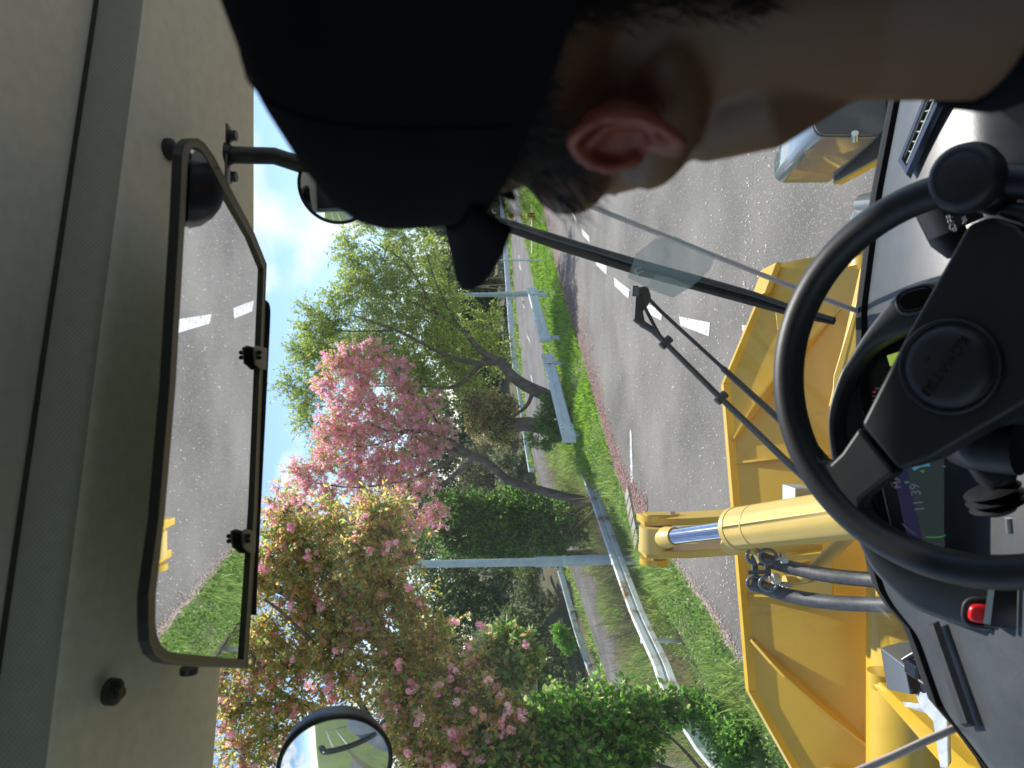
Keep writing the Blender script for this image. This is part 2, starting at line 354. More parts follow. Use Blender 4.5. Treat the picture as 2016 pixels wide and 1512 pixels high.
M['seal'] = mat('glass_joint', (0.75, 0.66, 0.63), 0.4); bsdf(M['seal']).inputs['Subsurface Weight'].default_value = 0.6; bsdf(M['seal']).inputs['Subsurface Radius'].default_value = (.01, .01, .01)
def emis(name, col, e, base=(0.01, 0.01, 0.01)):
    m_ = mat(name, base, 0.3); b = bsdf(m_); b.inputs['Emission Color'].default_value = (*col, 1); b.inputs['Emission Strength'].default_value = e; return m_
M['lcd'] = emis('lcd_green', (0.35, 0.5, 0.08), 0.5, (0.2, 0.3, 0.08))
M['scr'] = emis('screen_face', (0.03, 0.045, 0.045), 0.35, (0.015, 0.017, 0.018)); bsdf(M['scr']).inputs['Roughness'].default_value = 0.25
M['scrtext'] = emis('screen_text', (0.3, 0.33, 0.45), 0.14)
M['scrgreen'] = emis('screen_green', (0.12, 0.6, 0.12), 0.2)
M['scrblue'] = emis('screen_blue', (0.08, 0.3, 0.45), 0.3)
M['scrred'] = emis('screen_red', (0.6, 0.05, 0.04), 0.4)
M['print'] = mat('white_print', (0.6, 0.6, 0.6), 0.6)
M['bark'] = noisecol(mat('bark', (0.12, 0.1, 0.08), 0.9), [(0.05, 0.042, 0.035), (0.12, 0.10, 0.085), (0.2, 0.175, 0.15)], 7, 8, (0.3, 0.7), 0.9, 22, dist=0.03, stretch=(1, 1, 0.35))
M['cloth'] = noisecol(mat('black_cloth', (0.006, 0.006, 0.009), 0.95, 0, 0.1), [(0.003, 0.003, 0.006), (0.010, 0.010, 0.014)], 9, 5, (0.3, 0.75), bump=0.6, bscale=1400, dist=0.0006)
M['jacket'] = noisecol(mat('grey_jacket', (0.06, 0.055, 0.05), 0.95, 0, 0.1), [(0.045, 0.04, 0.036), (0.08, 0.075, 0.07)], 14, 4, bump=0.4, bscale=60, dist=0.004)
M['skin'] = noisecol(mat('skin', (0.36, 0.2, 0.12), 0.5), [(0.11, 0.050, 0.026), (0.14, 0.064, 0.034)], 9, 5, bump=0.15, bscale=260, dist=0.0008)
bsdf(M['skin']).inputs['Subsurface Weight'].default_value = 0.25; bsdf(M['skin']).inputs['Subsurface Radius'].default_value = (0.02, 0.007, 0.004); bsdf(M['skin']).inputs['Subsurface Scale'].default_value = 0.4
M['ear'] = mat('ear_skin', (0.42, 0.13, 0.09), 0.5)
M['hair'] = mat('dark_hair', (0.014, 0.011, 0.009), 0.6, 0, .2)

def grime(m_, col, scale, lo, hi, amt, stretch=None):
    """worn, dirty patches with a shape of their own over an existing colour"""
    nt_ = m_.node_tree; nd = nt_.nodes; lk = nt_.links; b = bsdf(m_); src = b.inputs['Base Color'].links[0].from_socket
    t = nd.new('ShaderNodeTexCoord'); so_ = t.outputs['Object']
    if stretch:
        mp_ = nd.new('ShaderNodeMapping'); mp_.inputs['Scale'].default_value = stretch; lk.new(so_, mp_.inputs[0]); so_ = mp_.outputs[0]
    n = nd.new('ShaderNodeTexNoise'); n.inputs['Scale'].default_value = scale; n.inputs['Detail'].default_value = 9; n.inputs['Roughness'].default_value = .7; lk.new(so_, n.inputs['Vector'])
    r = nd.new('ShaderNodeMapRange'); r.inputs['From Min'].default_value = lo; r.inputs['From Max'].default_value = hi; r.inputs['To Max'].default_value = amt; lk.new(n.outputs['Fac'], r.inputs[0])
    mx_ = nd.new('ShaderNodeMix'); mx_.data_type = 'RGBA'; mx_.inputs['B'].default_value = (*col, 1); lk.new(src, mx_.inputs['A']); lk.new(r.outputs[0], mx_.inputs['Factor']); lk.new(mx_.outputs['Result'], b.inputs['Base Color'])
grime(M['yellow'], (.20, .14, .06), 5, .58, .74, .35); grime(M['yellow'], (.40, .33, .2), 26, .66, .74, .7); grime(M['yellow'], (.05, .04, .03), 55, .72, .76, .8)
grime(M['yellow2'], (.30, .2, .1), 7, .62, .8, .4)
grime(M['asphalt'], (.05, .048, .045), .35, .58, .7, .5, (1, .35, 1)); grime(M['asphalt'], (.2, .15, .11), 1.1, .6, .75, .35)
grime(M['dash'], (.14, .14, .13), 18, .60, .85, .35); grime(M['liner'], (.5, .49, .47), 3, .6, .85, .2)
grime(M['asphalt2'], (.16, .12, .07), .9, .5, .7, .6)
# ------------------------------------------------------------ ground, roads
ST = [  # main road edge, near rail foot, side road near edge, side road far edge, far rail foot
 ((-3.1,-14,0),(-9.5,-14,-1.7),(-15,-14,-4.2),(-22,-14,-4.6),(-24,-14,-4.8)),
 ((-3.1,3,0),(-7.6,3,-1.5),(-14,6,-4.0),(-20,10,-4.4),(-22,10,-4.6)),
 ((-3.05,8.2,0),(-6.0,12,-1.32),(-12,18,-3.6),(-17,28,-4.1),(-18.5,30,-4.4)),
 ((-2.8,9.6,0),(-5.15,14.8,-1.3),(-9.7,28,-3.0),(-13.3,40.5,-3.5),(-14.4,44,-3.8)),
 ((-2.5,11.8,0),(-4.6,19,-1.3),(-6.8,31,-2.2),(-9.8,45.6,-2.6),(-11.2,47.5,-3.0)),
 ((-2.15,14.5,0),(-3.4,22.5,-1.18),(-4.6,32.5,-1.35),(-7.2,49,-1.65),(-6.9,51.5,-1.8)),
 ((-1.2,16.8,0),(-1.9,20.8,-.15),(-2.0,32.9,-.8),(-3.3,52,-1.0),(-3.2,54,-1.05)),
 ((.9,20.6,0),(.9,24,0),(1.3,35.5,-.4),(2.0,53.4,-.6),(2.0,55.5,-.65)),
 ((3.2,25,0),(3.4,28,.02),(4.8,39,-.3),(7.5,60,-.45),(7.4,62,-.5)),
 ((6.5,30.3,0),(7.2,33,.02),(9.5,46,-.2),(13.5,64,-.35),(14,67,-.4)),
 ((13,37,0),(14,40,0),(18,55,-.1),(23,73,-.3),(24,76,-.35)),
 ((30,47,0),(31,50,0),(38,66,-.1),(44,86,-.2),(45,90,-.3)),
 ((70,66,0),(71,69,0),(80,86,-.1),(88,108,-.2),(90,112,-.3)),
]
NS = 10
LN = [spline([s[j] for s in ST], NS) for j in range(5)]       # five long lines
NL = len(LN[0])
def wob(x, y, a=0.06): return a*(math.sin(1.7*x+0.6*y)+math.sin(0.9*y-2.1*x+1)+math.sin(3.3*x+2.7*y))
def lat(j, t, s):
    """point between line j and j+1, t along (0..NL-1), s across"""
    i = int(min(max(t, 0), NL-2)); f = t-i
    a = LN[j][i].lerp(LN[j][i+1], f); b = LN[j+1][i].lerp(LN[j+1][i+1], f)
    p = a.lerp(b, s)
    k = math.sin(math.pi*min(max(s, 0), 1))
    p.z += k*(wob(p.x, p.y, 0.05)+(0.10 if j == 0 else -0.1 if j == 1 else 0))
    return p
def strip(name, j, n, m_, up=0.0, smooth=True):
    rows = []
    for i in range(NL):
        rows.append([lat(j, i, k/n)+Vector((0, 0, up)) for k in range(n+1)])
    V, Fc = loft(rows); o = obj(name, V, Fc, m_, None, smooth); o['kind'] = 'structure'; return o
# main road : from its left edge to the right
ROADN = []; RE = spline([(9,-14,0),(9,0,0),(9.2,4,0),(9.6,8,0),(10.2,11,0),(11,13,0),(12.5,15.5,0),(15,18,0),(18.5,21,0),(22,24,0),(28,28,0),(42,36,0),(80,54,0)], NS)
rows = []
for i in range(NL):
    a = LN[0][i]; j = min(i+1, NL-1); h = max(i-1, 0)
    d = (LN[0][j]-LN[0][h]); d.z = 0; d.normalize(); ROADN.append(Vector((d.y, -d.x, 0)))
    b = RE[i]; rows.append([a.lerp(b, w) for w in (0, .15, .35, .6, .8, 1)])
V, Fc = loft(rows); road = obj('road', V, Fc, M['asphalt'], None, True); road['kind'] = 'structure'
rows2 = [[r[-1], r[-1]+(r[-1]-r[0]).normalized()*6+Vector((0, 0, .3)), r[-1]+(r[-1]-r[0]).normalized()*60+Vector((0, 0, 2))] for r in rows]
V, Fc = loft(rows2); o = obj('ground_beside_road', V, Fc, M['grassbase'], None, True); o['kind'] = 'structure'
strip('verge', 0, 10, M['grassbase']); strip('embankment', 1, 12, M['soil'])
side = strip('side_road', 2, 6, M['asphalt2'])
strip('far_verge', 3, 3, M['grassbase'])
rows = []
for i in range(NL):
    a = LN[4][i]; b = LN[4][i]-LN[3][i]; b.z = 0; b = b.normalized() if b.length > .1 else Vector((-1, .5, 0)).normalized()
    b = (b+Vector((-.6, 1, 0))).normalized()
    rows.append([a, a+b*5+Vector((0, 0, .3)), a+b*30+Vector((0, 0, 3)), a+b*90+Vector((0, 0, 5))])
V, Fc = loft(rows); o = obj('hillside', V, Fc, M['soil'], None, True); o['kind'] = 'structure'
V = []; Fc = []
k = 48
V.append(Vector((0, 0, -6)))
for r_ in (60, 400, 2500):
    for i in range(k): V.append(Vector((r_*math.cos(2*math.pi*i/k), r_*math.sin(2*math.pi*i/k), -6)))
for i in range(k): Fc.append((0, 1+i, 1+(i+1) % k))
for q in range(2):
    for i in range(k): Fc.append((1+q*k+i, 1+(q+1)*k+i, 1+(q+1)*k+(i+1) % k, 1+q*k+(i+1) % k))
o = obj('ground', V, Fc, M['grassbase']); o['kind'] = 'structure'
# road paint (children of the road)
def mark(name, pts, z, parent, m_=None):
    """pts: photograph outline on the plane z"""
    p = [G(a, b, 0) for a, b in pts]
    for q in p: q.z = z
    o = prism(name, p, (0, 0, 0.004), m_ or M['paint'], parent); return o
for q in ([(1462,640),(1466,668),(1520,672),(1520,640)],
          [(1338,623),(1341,641),(1397,662),(1399,635)],
          [(1272,596),(1275,617),(1303,631),(1304,611)],
          [(1209,546),(1211,563),(1238,588),(1240,570)],
          [(1173,508),(1174,521),(1195,541),(1195,524)],
          [(1145,450),(1147,462),(1162,478),(1160,465)],
          [(1122,404),(1123,412),(1136,440),(1134,428)]):
    mark('lane_dash', q, 0.005, road)
mark('stop_line', [(1241,845),(1244,850),(1247,955),(1242,953)], 0.005, road)
mark('lane_dash', [(1057,417),(1057,441),(1060,441),(1060,417)], 0.005, road)
mark('edge_line', [(1046,400),(1046,500),(1047.6,500),(1047.6,400)], 0.0045, road, noisecol(mat('worn_line', (0.4, 0.3, 0.2), 0.8), [(0.3, 0.25, 0.18), (0.45, 0.36, 0.25)], 4))
# side road paint: dashes along its middle
def sdash(t0, t1, s, w, m_=M['paint']):
    V = []; n = 3; rows = []
    for k in range(n+1):
        t = lerp(t0, t1, k/n); rows.append([lat(2, t, s-w)+Vector((0, 0, .012)), lat(2, t, s+w)+Vector((0, 0, .012))])
    V, Fc = loft(rows); Fc = [tuple(reversed(f)) for f in Fc]; obj('lane_dash', V, Fc, m_, side)
for t0 in (43, 48.5, 54, 59, 65, 71, 77, 83, 89, 95): sdash(t0, t0+2.4, .5, .011)
rows = []
for i in range(NL*2-2):
    t = i/2; rows.append([lat(2, t, .962)+Vector((0, 0, .01)), lat(2, t, .975)+Vector((0, 0, .01))])
V, Fc = loft(rows); Fc = [tuple(reversed(f)) for f in Fc]; obj('edge_line', V, Fc, noisecol(mat('yellowed_line', (0.35, 0.3, 0.18), 0.9), [(0.22, 0.2, 0.14), (0.42, 0.38, 0.26)], 2), side)
# concrete kerb slab by the road (petal-covered) : five blocks
p0 = G(1262, 1062); p1 = G(1240, 955)
kb = thing('gutter_kerb', 'beige concrete gutter blocks at the road edge beside the grass verge', 'kerb', p0)
dk = (p1-p0); lk_ = dk.length; dk.normalize(); nk = Vector((-dk.y, dk.x, 0))
for i in range(5):
    a = p0+dk*(lk_*i/5+.02); b = p0+dk*(lk_*(i+1)/5-.02)
    prism('block', [a+Vector((0, 0, .01)), b+Vector((0, 0, .01)), b+nk*.34+Vector((0, 0, .01)), a+nk*.34+Vector((0, 0, .01))], (0, 0, .05), M['concrete'], kb, bevel=.01)
# ------------------------------------------------------------ scatter helpers
def quads(cent, axis, side_, length, width, fold, mats, name, parent=None, mi=None, tip=0.0):
    """leaf = two triangles folded along its midrib"""
    n = len(cent); a = axis*length[:, None]; b = side_*width[:, None]; nn = np.cross(axis, side_)*(width*fold)[:, None]
    V = np.empty((n, 4, 3), dtype=np.float32)
    V[:, 0] = cent; V[:, 1] = cent+a*.45+b*.5+nn; V[:, 2] = cent+a; V[:, 3] = cent+a*.45-b*.5+nn
    idx = np.arange(n)[:, None]*4
    Fc = np.concatenate([idx+np.array([0, 1, 2]), idx+np.array([0, 2, 3])], axis=1).reshape(-1, 3)
    if mi is not None: mi = np.repeat(mi, 2)
    return npobj(name, V.reshape(-1, 3), Fc, mats, parent, mi)
def unit(a): return a/np.maximum(np.linalg.norm(a, axis=1, keepdims=True), 1e-9)
def rand_dirs(n): return unit(rng.normal(size=(n, 3)))
def perp(a):
    r_ = rand_dirs(len(a)); return unit(np.cross(a, r_))
def lat_np(j, t, s, up=0):
    return np.array([tuple(lat(j, a, b)) for a, b in zip(t, s)])+np.array([0, 0, up])
GRASS = leafmat('grass_blades', [(0.10, 0.16, 0.04), (0.17, 0.27, 0.06), (0.25, 0.36, 0.09), (0.36, 0.42, 0.15)], 0.45, 0.5)
GRASSY = leafmat('spring_grass', [(0.10, 0.20, 0.02), (0.19, 0.34, 0.03), (0.26, 0.40, 0.05)], 0.4, 0.5)
STRAW = leafmat('straw', [(0.16, 0.12, 0.07), (0.30, 0.24, 0.13), (0.42, 0.36, 0.2)], 0.2, 0.7)
WEED = leafmat('weed_leaves', [(0.07, 0.14, 0.03), (0.14, 0.25, 0.05), (0.22, 0.34, 0.08)], 0.4, 0.4)
def blades(name, j, n, t0, t1, s0, s1, h, w, m_, label=None, lean=.5, clump=0, hmul=None):
    if clump:
        ct = rng.uniform(t0, t1, n//clump+1); cs = rng.uniform(s0, s1, n//clump+1)
        t = np.repeat(ct, clump)[:n]+rng.normal(0, .22, n); s = np.clip(np.repeat(cs, clump)[:n]+rng.normal(0, .025, n), 0, 1)
    else: t = rng.uniform(t0, t1, n); s = rng.uniform(s0, s1, n)
    c = lat_np(j, t, s, -.02)
    a = rng.normal(0, lean, (n, 3)); a[:, 2] = 1; a = unit(a)
    hh = h*rng.uniform(.35, 1.15, n)*(1+.5*np.sin(c[:, 0]*2.2+c[:, 1]*1.1))
    if j == 0: hh = hh*np.where(t < 58, np.clip(1.25-s, .35, 1), 1)
    o = quads(c, a, perp(a), hh, w*rng.uniform(.6, 1.3, n), .15, m_, name)
    tag(o, label, None, None, 'stuff'); o['category'] = 'grass'; return o
blades('grass', 0, 40000, 12, 62, .0, 1.0, .13, .013, GRASS, 'fresh green grass along the verge beside the main road', .5, 12)
blades('grass', 0, 7000, 14, 55, .1, 1.0, .32, .013, GRASS, 'tall grass tufts standing out of the verge beside the rail', .4, 30)
blades('grass', 0, 16000, 58, 95, .0, 1.0, .16, .04, GRASSY, 'bright spring grass round the short white rails', .6)
blades('grass', 1, 16000, 55, 95, .0, .95, .20, .05, GRASSY, 'bright spring grass between the two roads beyond the short rails', .6)
blades('weeds', 1, 34000, 10, 58, .06, 1.0, .42, .022, GRASS, 'long weeds on the embankment behind the old guardrail', .7, 5)
blades('dry_grass', 1, 5000, 14, 52, .08, .95, 1.2, .012, STRAW, 'dry straw stalks arching over the embankment', .5, 20)
blades('dry_grass', 0, 12000, 14, 58, .0, 1, .12, .010, STRAW, 'dead stems matted along the road edge', 1.4)
blades('grass', 3, 9000, 10, 95, .0, 1.0, .35, .06, GRASS, 'grass strip under the far guardrail', .6)
# broad-leaved ground cover near the road edge
n = 16000
t = rng.uniform(12, 60, n); s = rng.beta(1.1, 1.6, n)
keep = np.sin(t*1.7+s*9)+np.sin(t*.9-s*5)+rng.normal(0, .8, n) > 0; t, s = t[keep], s[keep]; n = len(t)
c = lat_np(0, t, s, 0.0); c[:, 2] += rng.uniform(.01, .1, n)
a = rng.normal(0, 1, (n, 3)); a[:, 2] = np.abs(a[:, 2])*.4+.1; a = unit(a)
o = quads(c, a, perp(a), rng.uniform(.03, .06, n), rng.uniform(.025, .05, n), .2, WEED, 'ground_cover')
tag(o, 'small leafed ground cover creeping towards the asphalt', 'ground cover', None, 'stuff')
# fallen petals and leaf litter on the road
PET = leafmat('fallen_petals', [(0.55, 0.45, 0.42), (0.75, 0.66, 0.63), (0.8, 0.72, 0.72)], .1, .7)
LIT = leafmat('litter', [(0.16, 0.06, 0.045), (0.28, 0.13, 0.10), (0.42, 0.28, 0.24), (0.5, 0.36, 0.34)], .1, .8)
def onroad(t, w):
    out_ = np.empty((len(t), 3))
    for q, (tt, ww) in enumerate(zip(t, w)):
        i = int(min(max(tt, 0), NL-2)); f = tt-i; a = LN[0][i].lerp(LN[0][i+1], f); nr = (ROADN[i].lerp(ROADN[i+1], f)).normalized()
        out_[q] = a+nr*ww
    return out_
def flat_quads(c, size, m_, name, label, cat):
    n = len(c); ang = rng.uniform(0, 6.283, n); a = np.stack([np.cos(ang), np.sin(ang), rng.normal(0, .15, n)], 1); a = unit(a)
    b = np.stack([-np.sin(ang), np.cos(ang), rng.normal(0, .15, n)], 1); b = unit(b)
    c = c.copy(); c[:, 2] += .014
    o = quads(c-a*size[:, None]*.5, a, b, size, size*.75, .1, m_, name); tag(o, label, cat, None, 'stuff'); return o
blades('weeds', 2, 12000, 24, 60, -.02, .24, .5, .03, GRASS, 'ragged weeds leaning over the near edge of the lower road', .7, 8)
blades('dry_grass', 2, 5000, 24, 60, -.02, .35, .8, .014, STRAW, 'dry stalks at the near edge of the lower road', .8, 8)
n = 5200
flat_quads(onroad(rng.uniform(20, 110, n), rng.uniform(0, 9, n)), rng.uniform(.012, .03, n), PET, 'fallen_petals', 'pale cherry petals scattered over the asphalt', 'petals')
n = 26000; t = rng.uniform(44, 92, n); w = np.abs(rng.normal(0, .22, n))+np.where(rng.random(n) < .5, rng.gamma(2.2, .30, n)*np.clip((t-56)/16, 0, 1), 0)
flat_quads(onroad(t, w), rng.uniform(.02, .045, n), LIT, 'leaf_litter', 'reddish brown litter and petals piled along the bend', 'litter')
DRF = leafmat('drift', [(0.30, 0.2, 0.15), (0.5, 0.38, 0.34), (0.68, 0.55, 0.54)], .1, .7)
n = 5200; t = rng.uniform(18, 60, n)
flat_quads(onroad(t, np.abs(rng.normal(0, .09, n))-.05), rng.uniform(.012, .028, n), DRF, 'petal_drift', 'pinkish petal drift where asphalt meets the verge', 'petals')
# ------------------------------------------------------------ guardrails
def wbeam(path, name, m_, parent, hgt=.35, top=None, dep=.042, flip=1):
    prof = [(0, 1), (.5, .975), (1, .92), (1, .60), (.25, .54), (.25, .46), (1, .40), (1, .08), (.5, .025), (0, 0)]
    rows = []
    n = len(path)
    for i, p in enumerate(path):
        d = path[min(i+1, n-1)]-path[max(i-1, 0)]; d.z = 0; d.normalize(); nr = Vector((d.y, -d.x, 0))*flip
        fr = [p+nr*(dep*a)+Vector((0, 0, -hgt*(1-b))) for a, b in prof]
        bk = [q-nr*.006 for q in reversed(fr)]
        rows.append(fr+bk)
    V, Fc = loft(rows, True); k = len(rows[0]); Fc += [tuple(range(k-1, -1, -1)), tuple(range((n-1)*k, n*k))]
    return obj(name, V, Fc, m_, parent)
def post(parent, p, top, m_, r_=.045, back=Vector((0, 0, 0)), foot=None, blk=True):
    f_ = Vector((p.x, p.y, foot))+back
    o = tube('post', [f_, Vector((f_.x, f_.y, top))], r_, m_, parent, 12)
    if blk: box('spacer', (p+f_)*.5*Vector((1, 1, 0)) if False else Vector(((p.x+f_.x)/2, (p.y+f_.y)/2, top-.14)), (.07, .12, .12), m_, o)
# near old rail, top-line points from the photograph
TP = [(1560,1600,10.6),(1398,1512,12),(1306,1365,13.5),(1281,1300,14.8),(1237,1200,17),(1202,1100,19.5),(1168,1000,22),(1141,926,24)]
path = spline([P(a, b, d) for a, b, d in TP], 4)
gr = thing('guardrail', 'long old galvanised guardrail with rust stains running beside the verge on the left', 'guardrail', path[0]-Vector((0, 0, .8)))
for i in range(0, len(path)-1, 4):
    seg_ = [q.copy() for q in path[i:i+5]]
    if (i//4) % 2: seg_ = [q+Vector((0, 0, .004)) for q in seg_]
    wbeam(seg_, 'rail_beam', M['railold'], gr)
for i in (2, 8, 14, 20, 26):
    p = path[min(i, len(path)-1)]; post(gr, p, p.z-.02, M['railold'], .05, Vector((-.10, -.04, 0)), p.z-1.15)
def short_rail(a, b, label):
    A, B = P(*a), P(*b); d = (B-A); d.z = 0; d.normalize(); nr = Vector((d.y, -d.x, 0))
    t = thing('guardrail', label, 'guardrail', (A.x, A.y, 0), 'short white rails on the median')
    mid = [A.lerp(B, k/6) for k in range(7)]
    wbeam(mid, 'rail_beam', M['railpaint'], t, .36)
    for E, s in ((A, -1), (B, 1)):               # plain plate, then the rolled end
        e0 = E-d*s*.5
        plate = [e0+nr*.062, E+d*s*.12+nr*.062]
        ext = [E+d*s*.12+nr*.062]+[E+d*s*(.12+.15*math.sin(k/8*math.pi))+nr*(.062-.075*(1-math.cos(k/8*math.pi))) for k in range(1, 9)]
        pts = plate[:1]+ext
        rows = [[p+Vector((0, 0, .006)), p+Vector((0, 0, -.366)), p-nr*.008+Vector((0, 0, -.366)), p-nr*.008+Vector((0, 0, .006))] for p in pts]
        V, Fc = loft(rows, True); Fc += [(3, 2, 1, 0)]
        pl = obj('end_plate', V, Fc, M['railpaint'], t)
        for u in (.1, .3):
            for z in (-.06, -.30):
                c0 = e0+d*s*u+nr*.064+Vector((0, 0, z)); tube('bolt', [c0, c0+nr*.012], .016, M['darksteel'], pl, 6)
    for q, s in ((A.lerp(B, .06), 1), (A.lerp(B, .97), 1)):
        f_ = q-nr*.12; tube('post', [Vector((f_.x, f_.y, -.3)), Vector((f_.x, f_.y, q.z-.05))], .07, M['railpaint'], t, 14)
    return t
short_rail((1105, 858, 20.5), (1068, 704, 24.5), 'nearer short white rail with rolled ends, beside the road before the bend')
short_rail((1061, 664, 25), (1038, 572, 28.5), 'farther short white rail on the bend, in front of the slim grey pole')
# far rail
TP = [(1160,1330,41),(1132,1250,44),(1093,1108,47),(1070,1030,49),(1048,960,50.5)]
path = spline([P(a, b, d) for a, b, d in TP], 3)
gr = thing('guardrail', 'distant weathered guardrail on the far side of the lower road, left of the trees', 'guardrail', path[0]-Vector((0, 0, .8)))
wbeam(path, 'rail_beam', M['railold'], gr, .36, flip=1)
for i in range(1, len(path), 3):
    p = path[i]; post(gr, p, p.z-.02, M['railold'], .06, Vector((.12, -.12, 0)), p.z-1.1)
TP = [(1041,930,51),(1036,900,52),(1030,860,53),(1020,780,54),(1006,700,55),(996,570,58),(988,455,65),(984,400,75),(980,300,90)]
path = spline([P(a, b, d) for a, b, d in TP], 3)
gr = thing('guardrail', 'pale blue grey guardrail running along the far side of the lower road behind the median', 'guardrail', path[0]-Vector((0, 0, .8)))
wbeam(path, 'rail_beam', M['railpaint'], gr, .38, flip=1)
for px_, py_, d_ in ((1040,925,51),(1026,830,53.4),(1011,738,54.5),(1001,640,56.5),(996.5,588,57.5),(992,515,61),(989,470,64)):
    p = P(px_, py_, d_); post(gr, p, p.z-.05, M['railpaint'], .07, Vector((.06, -.15, 0)), p.z-1.2)
# ------------------------------------------------------------ poles and signs
def pole(px_top, px_step, px_foot, py0, py1, d, r_, label, foot):
    top = P(px_top, py0, d); st_ = P(px_step, (py0+py1)/2, d); ft = P(px_foot, py1, d); ft.z = foot
    t = thing('utility_pole', label, 'pole', ft)
    tube('shaft', [st_, top], [r_*.9, r_*.72], M['polepaint'], t, 18)
    tube('base_sleeve', [ft, st_+(st_-ft).normalized()*.06], [r_*1.12, r_*1.12], M['polepaint'], t, 18)
    c_ = ft.lerp(st_, .72); tube('band', [c_-Vector((0, 0, .03)), c_+Vector((0, 0, .03))], r_*1.2, M['railpaint'], t, 18)
    return t
pole(700, 1058, 1230, 1113, 1100, 20.8, .125, 'thick grey steel pole standing behind the old guardrail at left', -1.4)
pole(700, 985, 1050, 583, 577, 32, .105, 'slim grey steel pole rising behind the farther short rail', -.2)
# triangular stop sign
t = thing('stop_sign', 'small red triangular road sign on a thin post, half hidden by the cap brim', 'road sign', (P(1050, 507, 30).x, P(1050, 507, 30).y, 0))
a = P(972, 512, 30); b = Vector((a.x, a.y, .0)); tube('post', [b-Vector((0, 0, .2)), a+Vector((0, 0, .9))], .035, M['railpaint'], t, 10)
for sc, yy, mm in ((1.0, 0, M['print']), (.93, -.012, mat('sign_red', (0.6, .03, .03), .4)), ):
    v = [a+Vector((0, -.05+yy, .02)), a+Vector((.40, -.05+yy, .70)), a+Vector((-.40, -.05+yy, .70))]
    cc = (v[0]+v[1]+v[2])/3; v = [cc+(q-cc)*sc for q in v]
    prism('panel', v, (0, .01, 0), mm, t, label='red face' if sc < 1 else 'white rim')
# round yellow chevron marker
c0 = P(1006, 424, 34)
t = thing('delineator', 'round yellow obstacle marker on a thin post with a striped yellow drum at its foot', 'road marker', (c0.x, c0.y, 0))
YEL = mat('marker_yellow', (0.75, .55, .02), .5); BLK = mat('marker_black', (.05, .04, .01), .6)
pdisc = [c0+Vector((math.cos(q*math.pi/12)*.135, 0, math.sin(q*math.pi/12)*.135)) for q in range(24)]
prism('disc', pdisc, (0, .03, 0), YEL, t)
for s in (-1, 1):
    ring = [c0+Vector((math.cos(q*math.pi/6)*.045, -.012, s*.045+math.sin(q*math.pi/6)*.042)) for q in range(13)]
    tube('figure', ring, .014, BLK, t, 6)
tube('post', [c0+Vector((0, .02, -.12)), Vector((c0.x, c0.y+.02, .5))], .02, YEL, t, 8)
d0 = P(1028, 423, 34); zc = .42
tube('drum', [Vector((c0.x, c0.y, 0)), Vector((c0.x, c0.y, .5))], [.16, .13], YEL, t, 16)
for s in (-.06, .06): box('stripe', (c0.x+s, c0.y-.16, .28), (.03, .02, .3), BLK, t)
# ------------------------------------------------------------ trees
def limbs(paths, name, m_, parent, seg=9):
    mb = MB()
    for pts, r0, r1 in paths:
        pp = spline(pts, 4) if len(pts) > 2 else [Vector(q) for q in pts]
        n = len(pp); mb.add(tubedata(pp, [lerp(r0, r1, (i/(n-1))**.8) for i in range(n)], seg, True))
    o = obj(name, mb.v, mb.f, m_, parent, True); return o
def foliage_points(clumps, n, twig=.45, per=14, droop=0.0, shell=.55):
    """clumps: (centre, rx, ry, rz, weight). Returns leaf base points, directions and the twigs they sit on"""
    w = np.array([c[4]*c[1]*c[3] for c in clumps]); w = w/w.sum()
    nt_ = n//per; idx = rng.choice(len(clumps), nt_, p=w)
    cen = np.array([tuple(c[0]) for c in clumps])[idx]; rad = np.array([c[1:4] for c in clumps])[idx]
    d = rand_dirs(nt_); rr = (shell+(1-shell)*rng.random(nt_))**1.0*rng.uniform(.35, 1.12, nt_)
    tb = cen+d*rad*rr[:, None]
    td = unit(d+rand_dirs(nt_)*.7+np.array([0, 0, .35-droop])); tl = twig*rng.uniform(.5, 1.3, nt_)
    k = rng.random((nt_, per)); base = tb[:, None, :]+td[:, None, :]*(k*tl[:, None])[:, :, None]
    base = base.reshape(-1, 3)+rng.normal(0, twig*.06, (nt_*per, 3))
    ax = unit(np.repeat(td, per, 0)*.6+rand_dirs(nt_*per)+np.array([0, 0, -droop]))
    return base, ax, tb, td, tl, idx
def twigs(tb, td, tl, r_, m_, name, parent):
    n = len(tb); a = perp(td); b = np.cross(td, a); V = np.empty((n, 6, 3))
    for k in range(3):
        q = a*math.cos(k*2.094)+b*math.sin(k*2.094)
        V[:, k] = tb-td*tl[:, None]*.5+q*r_; V[:, 3+k] = tb+td*tl[:, None]+q*r_*.4
    i = np.arange(n)[:, None]*6
    Fc = np.concatenate([i+np.array([k, (k+1) % 3, 3+(k+1) % 3, 3+k]) for k in range(3)], 1).reshape(-1, 4)
    o = npobj(name, V.reshape(-1, 3), Fc, m_, parent); o['kind'] = 'stuff'; return o
def clumpify(lst, dd=None, flat=.8):
    out_ = []
    for c in lst:
        px, py, rpx, d = c[:4]; w = c[4] if len(c) > 4 else 1
        r_ = rpx/F*d; out_.append((P(px, py, d), r_, r_*1.1, r_*flat, w))
    return out_
def crown(parent, clumps, n, size, mats, mw, twig, per=14, name='leaf_mass', asp=.5, droop=0.0, twigr=.006, tw=True, fold=.25, shell=.5):
    base, ax, tb, td, tl, idx = foliage_points(clumps, n, twig, per, droop, shell)
    m_ = len(base); mi = rng.choice(len(mats), m_, p=np.array(mw)/sum(mw))
    o = quads(base, ax, perp(ax), size*rng.uniform(.6, 1.3, m_), size*asp*rng.uniform(.7, 1.2, m_), fold, mats, name, parent, mi); o['kind'] = 'stuff'
    if tw: twigs(tb, td, tl, twigr, M['bark'], 'twigs', parent)
    return base, tb
